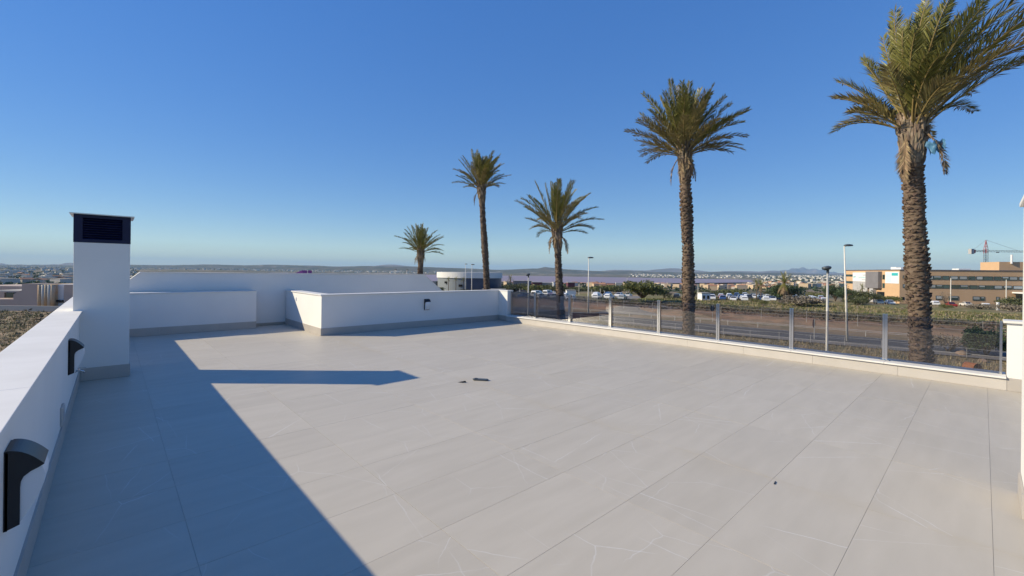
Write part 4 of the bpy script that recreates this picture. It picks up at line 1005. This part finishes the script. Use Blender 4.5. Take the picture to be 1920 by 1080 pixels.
# lit end: faces local -x
def endpanel(name, pa, pb, ya, yb, prot, material, parent=hp):
    ta, tb = px2t(pa), px2t(pb); mid = (ta+tb)/2; pm_ = (pa+pb)/2
    zt, zb = z_at(pm_, ya, t=mid), z_at(pm_, yb, t=mid)
    return MB().box(-prot, min(ta, tb), zb, -.002, max(ta, tb), zt).build(name, material, parent), (min(ta, tb), max(ta, tb), zb, zt)
endpanel('pale_panel', 1602, 1629.5, 528.5, 580, 0.55, M['panel_pale'])
sg, se = endpanel('sign_board', 1602, 1629.5, 511, 528, 0.60, M['panel_white'])
endpanel('grey_block', 1630, 1654, 509, 540, 1.3, M['panel_grey'])
endpanel('pale_pier', 1637, 1644, 540.5, 585, 1.2, M['panel_pale'])
po, pe = endpanel('poster_board', 1660.5, 1686.3, 509.5, 531.5, 0.12, M['panel_white'])
for (pa, pb, ya, yb) in ((1655, 1659.3, 515, 524), (1655, 1659.3, 531, 540), (1585.5, 1601, 514.5, 518.5), (1585.5, 1601, 527, 531.5)):
    w_, q = endpanel('window', pa, pb, ya, yb, 0.06, M['win_frame'])
    n_ = 1 if pb-pa < 6 else 4
    for i in range(n_):
        y0_ = q[0]+(q[1]-q[0])*i/n_+.08; y1_ = q[0]+(q[1]-q[0])*(i+1)/n_-.08
        MB().box(-.075, y0_, q[2]+.08, -.061, y1_, q[3]-.08).build('pane', M['glass_green'], w_)
endpanel('entrance_door', 1645, 1659, 547, 570, 0.05, M['glass_dark'])
# lettering and logo on the sign board, flat print
def text(body, y_right, z, size, parent, material, name='lettering', x=-0.606):
    cu = bpy.data.curves.new('t', 'FONT'); cu.body = body; cu.size = size; cu.align_x = 'RIGHT'; cu.extrude = 0.002
    to = bpy.data.objects.new('t', cu); col.objects.link(to); bpy.context.view_layer.update()
    me = bpy.data.meshes.new_from_object(to.evaluated_get(bpy.context.evaluated_depsgraph_get()))
    bpy.data.objects.remove(to); me.materials.clear(); me.materials.append(material)
    ob = place(name, me, parent, (x, y_right, z)); ob.rotation_euler = (R(90), 0, R(-90)); return ob
W_ = se[1]-se[0]; Hs = se[3]-se[2]
text('Hospital', se[0]+W_*.10, se[2]+Hs*.68, Hs*.19, sg, M['ink'])
text('quirónsalud', se[0]+W_*.10, se[2]+Hs*.40, Hs*.29, sg, M['teal'])
text('Torrevieja', se[0]+W_*.10, se[2]+Hs*.17, Hs*.19, sg, M['ink'])
lg = MB()
for (a_, b_, c_, d_) in ((.80, .94, .52, .56), (.90, .94, .40, .56), (.80, .84, .44, .62), (.84, .90, .46, .50)):
    lg.box(-.606, se[0]+W_*a_, se[2]+Hs*c_, -.601, se[0]+W_*b_, se[2]+Hs*d_)
lg.build('logo', M['teal'], sg)
W_ = pe[1]-pe[0]; Hs = pe[3]-pe[2]
MB().box(-.128, pe[0]+W_*.07, pe[2]+Hs*.66, -.1205, pe[0]+W_*.52, pe[3]-Hs*.10).build('poster_print', M['teal'], po)
pp = MB().box(-.1245, pe[0]+W_*.55, pe[2]+Hs*.08, -.1205, pe[0]+W_*.93, pe[3]-Hs*.12)
for i in range(4): pp.box(-.1245, pe[0]+W_*.1, pe[2]+Hs*(.12+.11*i), -.1205, pe[0]+W_*.48, pe[2]+Hs*(.15+.11*i))
pp.build('poster_print', M['teal_pale'], po)
for i, px in enumerate((1783, 1887)):
    b = onground(px, 138); h = P(px, (521, 524)[i], 138).z-b.z
    t = thing('car_park_lamp', ('left', 'right')[i]+' thin white lamp pole in front of the long side of the tan building', 'lamp pole', b)
    MB().tube([(0, 0, -.1), (0, 0, h)], [.13, .10], 8).build('pole', M['pole_white'], t)
    MB().box(-.5, -.15, h, .5, .15, h+.15).build('lamp_head', M['lamp_head'], t)
b = onground(1871.5, 116); t = thing('white_post', 'short thick white post on the field before the tan building', 'post', b)
MB().tube([(0, 0, -.2), (0, 0, 2.0)], [.32, .28], 10).build('shaft', M['panel_white'], t); MB().tube([(0, 0, 2.0), (0, 0, 2.15)], [.36, .36], 10).build('cap', M['panel_white'], t)

# ================================================================== tower crane
cb = UD((1848-960)/F*300, 300, -12); zt = P(1848, 450, 300).z+12; zj = P(1848, 469, 300).z+12
cr = thing('tower_crane', 'red and grey tower crane behind the tan building', 'crane', cb, math.atan2(RT.y, RT.x)+R(4))
def lattice(mb, p0, p1, w_, n, th, tri=False):
    p0 = Vector(p0); p1 = Vector(p1); d_ = (p1-p0).normalized(); a = d_.cross(Vector((0, 1, 0)))
    if a.length < .1: a = d_.cross(Vector((1, 0, 0)))
    a.normalize(); b_ = d_.cross(a); cs = [a*w_+b_*w_, -a*w_+b_*w_, -a*w_-b_*w_, a*w_-b_*w_]
    for c in cs: mb.tube([p0+c, p1+c], th, 4)
    for i in range(n):
        q0 = p0.lerp(p1, i/n); q1 = p0.lerp(p1, (i+1)/n)
        for k_ in range(4):
            c, e = cs[k_], cs[(k_+1) % 4]
            mb.tube([q0+c, q1+e] if i % 2 else [q0+e, q1+c], th*.6, 3); mb.tube([q1+c, q1+e], th*.6, 3)
ms_ = MB(); lattice(ms_, (0, 0, 0), (0, 0, zj-2.2), .8, 22, .085); ms_.build('mast', M['crane_grey'], cr)
ap = MB(); lattice(ap, (0, 0, zj-2.2), (0, 0, zj+.6), .75, 2, .16)
for sx, sy in ((.75, .75), (-.75, .75), (.75, -.75), (-.75, -.75)): ap.tube([(sx, sy, zj+.6), (0, 0, zt)], .14, 5)
for q in (.3, .6): ap.box(-.75*(1-q), -.75*(1-q), zj+.6+(zt-zj-.6)*q-.1, .75*(1-q), .75*(1-q), zj+.6+(zt-zj-.6)*q+.1)
ap.build('tower_head', M['crane_red'], cr)
jb = MB(); lattice(jb, (1, 0, zj-.6), (46, 0, zj-.6), .55, 36, .05); jb.build('jib', M['crane_grey'], cr)
cj = MB(); lattice(cj, (-1, 0, zj-.7), (-10.5, 0, zj-.7), .5, 8, .09); cj.build('counter_jib', M['crane_grey'], cr)
MB().box(-12, -1, zj-2.8, -9.8, 1, zj+.7).build('counterweight', M['panel_pale'], cr); MB().box(-9.79, -.8, zj-2.2, -8.6, .8, zj+.2).build('winch', M['crane_red'], cr)
MB().tube([(0, 0, zt), (24, 0, zj+.1)], .07, 4).tube([(0, 0, zt), (-9.5, 0, zj)], .07, 4).build('tie_bar', M['crane_grey'], cr)
MB().box(8, -.4, zj-1.7, 9.6, .4, zj-1.25).build('trolley', M['crane_grey'], cr)

# ================================================================== round building
cb = UD((881-960)/F*200, 200, -8.6); t = thing('round_building', 'low round building with white upper ring and blue-grey cladding', 'building', cb, math.atan2(RT.y, RT.x))
n = 72
def drum(r0, z0, z1, name, material, parent, roof=True, sx=1.0):
    mb = MB()
    for z in (z0, z1):
        for i in range(n): mb.v.append((r0*math.cos(2*math.pi*i/n)*sx, r0*math.sin(2*math.pi*i/n), z))
    mb.f = [(i, (i+1) % n, n+(i+1) % n, n+i) for i in range(n)]
    if roof: mb.f.append(tuple(n+i for i in range(n)))
    return mb.build(name, material, parent)
ht = P(881, 510.5, 200).z+8.6
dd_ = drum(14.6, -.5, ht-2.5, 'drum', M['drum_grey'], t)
dd_.data.materials.append(mat('drum_dark_blue', (0.035, 0.05, 0.10), 0.4, noise=(0.5, (0.028, 0.042, 0.085), 3)))
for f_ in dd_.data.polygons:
    if f_.center.x > 0.4 and f_.center.y < 5 and len(f_.vertices) == 4: f_.material_index = 1  # front right faces of the drum take the darker blue
drum(15.0, ht-2.5, ht, 'upper_ring', M['drum_white'], t)
MB().prism([(-26, 0), (-14.8, 0), (-14.8, ht-4.2), (-16, ht-4.2), (-26, ht-7.0)], 'y', -3, 3).build('side_wing', M['drum_grey'], t, fix=True)
for (x, z) in ((-9, 4.8), (-2.5, 3.6)):
    yy = -math.sqrt(14.6**2-x*x); MB().box(x-.8, yy-.35, z, x+.8, yy+.2, z+.9).build('window', M['glass_dark'], t)
MB().box(7, -19, 0, 17, -13.4, 2.9).build('porch', M['concrete'], t); MB().box(8, -19.05, .2, 13.5, -19.002, 2.3).build('porch_opening', M['glass_dark'], t)

# ================================================================== mid ground low buildings
def block(label, px0, px1, y0, y1, d, material, name='low_building', dep=8, win=0, roofm=None):
    a = P(px0, y0, d); b_ = P(px1, y0, d); zt_ = (a.z+b_.z)/2; g0 = onground((px0+px1)/2, d); zb_ = min(P((px0+px1)/2, y1, d).z, g0.z)-.3
    w_ = (Vector((b_.x, b_.y))-Vector((a.x, a.y))).length
    t = thing(name, label, 'building', (a.x, a.y, zb_), math.atan2(RT.y, RT.x))
    H_ = zt_-zb_
    MB().box(0, 0, 0, w_, dep, H_).build('wall', material, t)
    MB().box(-.15, -.15, H_+.002, w_+.15, dep+.15, H_+.22).build('roof', roofm or M['concrete'], t)
    for i in range(win):
        x = w_*(i+.5)/win; ww = w_/win*.5
        q = MB().box(x-ww/2, -.08, H_*.35, x+ww/2, -.002, H_*.75).build('window', M['win_frame'], t)
        MB().box(x-ww/2+.06, -.09, H_*.35+.06, x+ww/2-.06, -.081, H_*.75-.06).build('pane', M['glass_dark'], q)
    return t
block('dark maroon low building behind the trees, left of the middle palm', 998, 1016, 529.5, 542, 260, M['maroon'], win=0)
block('grey glass-fronted low building beside the maroon one', 1016.5, 1037, 530.5, 542, 262, M['drum_grey'], win=5)
block('white low building with blind end wall beside the middle palm', 1037.5, 1045, 529.5, 542, 258, M['panel_white'])
block('square maroon block right of the middle palm', 1065, 1078, 530, 545, 240, M['maroon'])
block('long grey low building right of the round building', 962, 997, 527, 538, 280, M['panel_grey'], win=8)
block('small white hut beside the road at the edge of the car park', 1316, 1332, 550, 562, 128, M['panel_white'], dep=3, win=2)
block('white flat kiosk among the trees right of the middle palm', 1063, 1080, 545, 553, 170, M['panel_white'], dep=4)

# ================================================================== parked cars
def car_meshes(kind):
    L_, W2, Hh = {'hatch': (4.1, .87, 1.48), 'saloon': (4.5, .89, 1.43), 'suv': (4.5, .93, 1.68), 'van': (4.9, .95, 1.95)}[kind]
    lo = {'hatch': [(-2.05, .28), (-2.05, .72), (-1.95, .88), (-.95, .95), (1.75, .97), (2.02, .92), (2.05, .40), (2.0, .28)],
          'saloon': [(-2.25, .28), (-2.25, .70), (-2.1, .86), (-1.0, .93), (1.5, .96), (2.2, .92), (2.25, .42), (2.2, .28)],
          'suv': [(-2.25, .32), (-2.25, .85), (-2.1, 1.02), (-1.05, 1.08), (1.95, 1.10), (2.22, 1.05), (2.25, .48), (2.2, .32)],
          'van': [(-2.45, .30), (-2.45, .85), (-2.3, 1.05), (-1.7, 1.12), (2.35, 1.12), (2.43, 1.05), (2.45, .45), (2.4, .30)]}[kind]
    ca = {'hatch': [(-.95, .93), (-.25, 1.40), (.1, Hh), (1.3, Hh-.04), (1.8, 1.2), (1.95, .95)],
          'saloon': [(-1.0, .92), (-.3, 1.36), (.1, Hh), (.9, Hh-.03), (1.65, .95)],
          'suv': [(-1.05, 1.06), (-.45, 1.55), (-.1, Hh), (1.7, Hh-.03), (2.1, 1.3), (2.15, 1.08)],
          'van': [(-1.7, 1.10), (-1.15, 1.75), (-.8, Hh), (2.3, Hh), (2.4, 1.6), (2.4, 1.1)]}[kind]
    body = MB(); body.prism(lo, 'y', -W2, W2)
    k_ = len(ca); n0 = len(body.v); wt = W2*.76
    for sg in (-1, 1):
        for (x, z) in ca: body.v.append((x, sg*(W2*.97 if z < ca[0][1]+.15 else wt), z))
    body.f += [tuple(n0+i for i in range(k_)), tuple(n0+k_+i for i in reversed(range(k_)))]+[(n0+i, n0+k_+i, n0+k_+(i+1) % k_, n0+(i+1) % k_) for i in range(k_)]
    gl = MB()
    def inset(pts, f_=.10, out=Vector((0, 0, 0))):
        c = sum((Vector(p) for p in pts), Vector((0, 0, 0)))/len(pts); gl.poly([Vector(p).lerp(c, f_)+out for p in pts])
    base = ca[0][1]
    for sg in (-1, 1):
        poly = [(ca[0][0]+.12, sg*(W2*.97+.01), base+.04)]+[(x, sg*(wt+.012), z-.05) for x, z in ca[1:-1]]+[(ca[-1][0]-.1, sg*(W2*.97+.01), base+.05)]
        inset(poly if sg > 0 else poly[::-1], .06)
    (x0, z0_), (x1, z1_) = ca[0], ca[1]; nx = Vector((-(z1_-z0_), 0, x1-x0)).normalized()*.012
    inset([(x0, -W2*.9, z0_), (x0, W2*.9, z0_), (x1, wt*.95, z1_), (x1, -wt*.95, z1_)], .05, nx)
    (x0, z0_), (x1, z1_) = ca[-1], ca[-2]; nx = Vector((z1_-z0_, 0, -(x1-x0))).normalized()*.012
    inset([(x0, W2*.9, z0_), (x0, -W2*.9, z0_), (x1, -wt*.95, z1_), (x1, wt*.95, z1_)], .08, nx)
    wh = MB(); n_ = 14
    for s_ in (-.11, .11):
        for i in range(n_): wh.v.append((.32*math.cos(2*math.pi*i/n_), s_, .32*math.sin(2*math.pi*i/n_)))
    wh.f = [tuple(range(n_)), tuple(n_+i for i in reversed(range(n_)))]+[(i, n_+i, n_+(i+1) % n_, (i+1) % n_) for i in range(n_)]
    bm1 = {}
    for c in CARC:
        bm1[c] = body.mesh('body', M['car_'+c], fix=True, bevel=.05)
    return bm1, gl.mesh('windows', M['glass_dark']), wh.mesh('wheel', M['tyre'], fix=True), [(-1.3 if kind != 'van' else -1.55, s*(W2-.08), .32) for s in (-1, 1)]+[(1.3 if kind != 'van' else 1.5, s*(W2-.08), .32) for s in (-1, 1)]
CM = {k_: car_meshes(k_) for k_ in ('hatch', 'saloon', 'suv', 'van')}
KN = {'hatch': 'hatchback', 'saloon': 'saloon car', 'suv': 'tall estate car', 'van': 'van'}
g = random.Random(12); cseen = 0
def car(px, d, kind, colr, rz, where, grp):
    b = onground(px, d); t = thing('parked_car', f'{colr} {KN[kind]} parked {where}', 'van' if kind == 'van' else 'car', b, rz, grp)
    bmz, gl, wh, wp = CM[kind]
    place('body', bmz[colr], t); place('windows', gl, t)
    for p_ in wp: place('wheel', wh, t, p_)
def colr(): return g.choices(list(CARC), (42, 22, 14, 10, 5, 7))[0]
def kindr(): return g.choices(list(CM), (40, 25, 28, 7))[0]
RA = math.atan2(RT.y, RT.x)
def lot(x0, x1, d0, d1, dd, gap, where, grp, skip=.18):
    d = d0
    while d <= d1:
        u = (x0-960)/F*d; u1 = (x1-960)/F*d
        while u < u1:
            if g.random() > skip: car(960+F*u/d, d+g.uniform(-.4, .4), kindr(), colr(), RA+R(g.choice((62, -118))+g.uniform(-4, 4)), where, grp)
            u += gap
        d += dd
lot(1336, 1462, 134, 176, 7.0, 3.3, 'in the car park left of the large palm', 'cars in the car park left of the large palm')
lot(1492, 1545, 134, 185, 7.5, 3.2, 'in the car park right of the large palm', 'cars in the car park by the street lamps')
lot(1120, 1182, 122, 150, 7.0, 3.6, 'in the car park left of the carob tree', 'cars in the car park left of the carob tree', .25)
lot(955, 1098, 118, 140, 11, 4.2, 'in the car park seen behind the first glass panes', 'cars in the car park behind the first glass panes', .3)
lot(1270, 1290, 140, 141, 8, 5, 'right of the round green bush', 'cars beside the round green bush', 0)
lot(1648, 1690, 138, 143, 6, 3.6, 'at the foot of the lit end of the tan building', 'cars at the lit end of the tan building', .1)
lot(1752, 1870, 134, 142, 7, 5.2, 'in front of the long side of the tan building', 'cars before the long side of the tan building', .3)

for i, (px, yt, d) in enumerate([(1176, 520, 150), (1309, 533, 150), (1134, 545, 150), (1086, 530, 165), (958, 543, 150), (975, 541, 160), (1110, 543, 158), (1126, 541, 162), (1457, 530, 170), (1509, 540, 150), (1551, 535, 160)]):
    b = onground(px, d); h = P(px, yt, d).z-b.z
    t = thing('car_park_lamp', 'thin pale lamp pole standing in the car park', 'lamp pole', b, 0, 'thin lamp poles in the car park')
    MB().tube([(0, 0, -.1), (0, 0, h)], [.10, .07], 7).build('pole', M['pole_white'], t); MB().box(-.45, -.12, h, .45, .12, h+.1).build('lamp_head', M['lamp_head'], t)

# ================================================================== houses at the left
def P2(px, y, d): return P(px, y, d)
d = 80
def slab(mb, x0, x1, y0, y1, d, dep):
    a = P(x0, y1, d); b_ = P(x1, y1, d); top = P((x0+x1)/2, y0, d).z
    mb.obox((a.x, a.y, a.z), (b_.x-a.x, b_.y-a.y, 0), FWD*dep, (0, 0, top-a.z)); return mb
h1 = thing('villa', 'pink-rendered villa with sloping stair wall beyond the field at the left edge', 'house', onground(25, d))
B = Vector(h1.location)
def sub(mb): mb.v = [tuple(Vector(v)-B) for v in mb.v]; return mb
fp = [(-40, 577), (70, 577), (70, 532), (41, 532), (41, 544), (25, 551.5), (25, 561), (-40, 561)]
q = MB(); bot = [P(x, y, d) for x, y in fp]; k_ = len(bot)
q.v = [tuple(p_) for p_ in bot]+[tuple(p_+FWD*4) for p_ in bot]; q.f = [tuple(range(k_))[::-1], tuple(k_+i for i in range(k_))]+[(i, (i+1) % k_, k_+(i+1) % k_, k_+i) for i in range(k_)]
sub(q).build('stair_wall', M['render_pink'], h1, fix=True)
sub(slab(MB(), -60, 41, 536, 576, d+6, 10)).build('wall', M['render_pink'], h1)
sub(slab(MB(), 8, 40, 548.5, 559.5, d+5.6, .3)).build('terrace_opening', M['glass_dark'], h1)
sub(slab(MB(), 12, 25, 549, 558, d+5.2, .2)).build('window', M['glass_green'], h1)
sub(slab(MB(), -10, 41, 544.5, 546.5, d+2, 5)).build('canopy', M['house_a'], h1)
h2 = thing('villa', 'cream house end with rounded cream columns and white garage bay beside the chimney', 'house', onground(100, d))
B = Vector(h2.location)
sub(slab(MB(), 71, 103, 533, 575, d+.5, 9)).build('wall', M['render_cream'], h2)
for i, x in enumerate((73, 79.5, 85, 91, 97)):
    a = P(x+2, 574, d+.2); zt_ = P(x+2, 534, d+.2).z
    MB().tube([(a.x-B.x, a.y-B.y, a.z-B.z), (a.x-B.x, a.y-B.y, zt_-B.z)], .32, 12).build('column', M['house_a'] if i % 2 else M['render_cream'], h2, smooth=True)
sub(slab(MB(), 103.5, 119, 533.5, 575, d+1, 8)).build('white_bay', M['panel_white'], h2)
sub(slab(MB(), 105, 118, 562.5, 567, d+.7, .25)).build('garage_opening', M['glass_dark'], h2)
sub(slab(MB(), 119.5, 170, 534, 580, d+.2, 10)).build('side_wall', M['render_pink'], h2)
gw = MB(); slab(gw, -60, 160, 573.5, 586, d-6, .3)
tag(gw.build('garden_wall', M['house_a']), 'long low white garden wall at the far side of the dry field on the left', 'wall')

# ================================================================== town houses in the distance
def house_mesh(w_, dp, h_, roof):
    wl = MB().box(-w_/2, -dp/2, -2, w_/2, dp/2, h_)
    rf = MB()
    if roof: rf.prism([(-dp/2-.3, h_), (dp/2+.3, h_), (0, h_+1.7)], 'x', -w_/2-.3, w_/2+.3)
    else: rf.box(-w_/2-.1, -dp/2-.1, h_+.01, w_/2+.1, dp/2+.1, h_+.7)
    return wl, rf
HM = []
for w_, dp, h_, roof in ((9, 8, 5.5, True), (12, 8, 3.2, True), (8, 9, 6.2, False), (14, 9, 5.8, False)):
    wl, rf = house_mesh(w_, dp, h_, roof)
    HM.append([(wl.mesh('wall', M[k_]), rf.mesh('roof', M['roof_tile'] if roof else M[k_], fix=True)) for k_ in ('house_a', 'house_b')])
g = random.Random(77)
def houses(n_, x0, x1, d0, d1, label, grp, sand):
    for _ in range(n_):
        px = g.uniform(x0, x1); d = d0*(d1/d0)**g.random(); b = onground(px, d)
        hi_ = g.randrange(4); sd_ = 1 if g.random() < sand else 0
        lab = ('white ', 'sand-coloured ')[sd_]+('pitched-roof ', 'low pitched-roof ', 'flat-roofed ', 'wide flat-roofed ')[hi_]+'house '+label
        t = thing('town_house', lab, 'house', b, g.uniform(0, 3.14), grp)
        wl, rf = HM[hi_][sd_]
        place('wall', wl, t); place('roof', rf, t)
houses(70, 1085, 1400, 600, 900, 'in the estate before the pink lagoon', 'houses before the pink lagoon', .7)
houses(50, 1400, 1590, 600, 1100, 'in the estate behind the car park palms', 'houses behind the car park palms', .6)
houses(45, -20, 140, 420, 1000, 'in the town beyond the villas on the left', 'houses beyond the villas on the left', .3)
houses(14, 940, 1085, 560, 760, 'between the round building and the lagoon', 'houses between the round building and the lagoon', .5)

# farther out the town and groves read as one mass
def mass(name, label, n_, areas, material, boxy, seed, lo, hi):
    g = random.Random(seed); mb = MB()
    for _ in range(n_):
        x0, x1, d0, d1 = g.choice(areas); px = g.uniform(x0, x1); d = d0*(d1/d0)**g.random()
        b = onground(px, d); s_ = g.uniform(lo, hi)*(1+d/4000)
        if boxy:
            a = g.uniform(0, 1.57); c_, n2 = math.cos(a), math.sin(a); w_, dp = s_, s_*g.uniform(.5, .9); h_ = g.uniform(2.5, 5.5)*(1+d/6000)
            mb.obox((b.x, b.y, b.z-2), (c_*w_, n2*w_, 0), (-n2*dp, c_*dp, 0), (0, 0, h_+2))
        else:
            leaf_cloud(mb, (b.x, b.y, b.z+s_*.3), s_*.8, s_*.8, s_*.45, 22, s_*.22, g, clumps=4)
    o_ = mb.build(name, material); tag(o_, label, name.replace('distant_', ''), kind='stuff')
LEFT = (-120, 260, 600, 4200); MID = (240, 900, 3500, 6200); RGT = (1180, 1640, 2900, 5500); RG2 = (1430, 1640, 800, 3200); RG3 = (1640, 2100, 500, 4000)
mass('distant_town', 'scattered white houses of the far town below the hills', 1500, [LEFT, LEFT, MID, MID, RGT, RGT, RG2, RG3], M['house_a'], True, 5, 5, 11)
mass('distant_trees', 'dark scattered groves among the far houses', 2600, [LEFT, LEFT, (-80, 200, 300, 900), RG2, RGT, MID, (940, 1600, 450, 1000), RG3], M['leaf_dark'], False, 6, 3, 7)

# ================================================================== scrub and grass (uncountable)
def tufts(name, label, n_, sampler, material, hgt, blades, seed, width=.012, cat='grass'):
    g = random.Random(seed); mb = MB()
    for _ in range(n_):
        x, y = sampler(g); z = gz(x, y); s_ = hgt*g.uniform(.5, 1.4); far_ = math.hypot(x, y)
        w_ = max(width, far_*.00055)
        for _b in range(blades):
            a = g.uniform(0, 6.28); l_ = g.uniform(.2, .7)*s_; bx, by = x+g.uniform(-.5, .5)*s_, y+g.uniform(-.5, .5)*s_
            i0 = len(mb.v); ca, sa = math.cos(a+1.57)*w_, math.sin(a+1.57)*w_
            mb.v += [(bx-ca, by-sa, z-.03), (bx+ca, by+sa, z-.03), (bx+math.cos(a)*l_, by+math.sin(a)*l_, z+s_*g.uniform(.5, 1))]
            mb.f.append((i0, i0+1, i0+2))
    tag(mb.build(name, material), label, cat, kind='stuff')
def near_verge(g):
    while True:
        y = g.uniform(-12, 75); x = g.uniform(17, road_c(y)-7)
        if x*sy_+y*cy_ > 12: return x, y
def left_field(g):
    d = g.uniform(25, 72); px = g.uniform(-60, 175); v = RT*((px-960)/F*d)+FWD*d; return v.x, v.y
def green_field(g):
    y = g.uniform(-45, 70); x = road_c(y)+g.uniform(20, 75)+max(0, y)*.3; return x, y
def bank(g):
    y = g.uniform(-35, 80); x = road_c(y)+g.uniform(15.5, 36); return x, y
tufts('dry_grass', 'dry straw-coloured grass on the verge between the terrace and the road', 9000, near_verge, M['dry_grass'], .45, 5, 1)
tufts('verge_weeds', 'low grey-green weeds on the verge between the terrace and the road', 6000, near_verge, M['scrub'], .4, 6, 2, width=.03)
tufts('field_grass', 'dry and green tufts on the field at the left', 2200, left_field, M['dry_grass'], .25, 5, 3)
tufts('field_weeds', 'dark low weeds on the field at the left', 700, left_field, M['leaf_olive'], .4, 6, 4, width=.03)
tufts('meadow_grass', 'green meadow grass beyond the road', 9000, green_field, M['green_grass'], .38, 5, 5)
tufts('meadow_straw', 'straw-coloured stalks among the meadow grass beyond the road', 6000, green_field, M['dry_grass'], .45, 4, 6)
def scrub(name, label, n_, sampler, material, lo, hi, seed, leaves=26):
    g = random.Random(seed); mb = MB()
    for _ in range(n_):
        x, y = sampler(g); s_ = g.uniform(lo, hi); leaf_cloud(mb, (x, y, gz(x, y)+s_*.3), s_, s_, s_*.55, leaves, s_*.16, g, clumps=4)
    tag(mb.build(name, material), label, 'scrub', kind='stuff')
scrub('bank_scrub', 'dark tangled scrub along the top of the bank across the road', 600, bank, M['scrub'], .5, 1.3, 11)
scrub('bank_brush', 'brown dry brush along the bank across the road', 380, bank, M['scrub_brown'], .4, 1.0, 12)
scrub('meadow_scrub', 'low grey bushes dotted over the meadow', 260, green_field, M['leaf_grey'], .4, 1.0, 13)
scrub('verge_scrub', 'low scrub bushes on the near verge', 160, near_verge, M['leaf_olive'], .25, .6, 14)
scrub('left_scrub', 'low bushes on the dry field at the left', 70, lambda g: left_field(g), M['scrub'], .4, 1.0, 15)

# ================================================================== air
hz = MB().box(-26000, -14000, -60, 26000, 30000, 480).build('haze', None or M['opal'])
hm = bpy.data.materials.new('haze_air'); hm.use_nodes = True; hm.node_tree.nodes.clear()
pvn = hm.node_tree.nodes.new('ShaderNodeVolumePrincipled'); pvn.inputs['Density'].default_value = 5.5e-5; pvn.inputs['Color'].default_value = (0.45, 0.72, 1.0, 1)
pvn.inputs['Anisotropy'].default_value = 0.0
ho = hm.node_tree.nodes.new('ShaderNodeOutputMaterial'); hm.node_tree.links.new(pvn.outputs[0], ho.inputs['Volume'])
hz.data.materials.clear(); hz.data.materials.append(hm); tag(hz, kind='stuff')
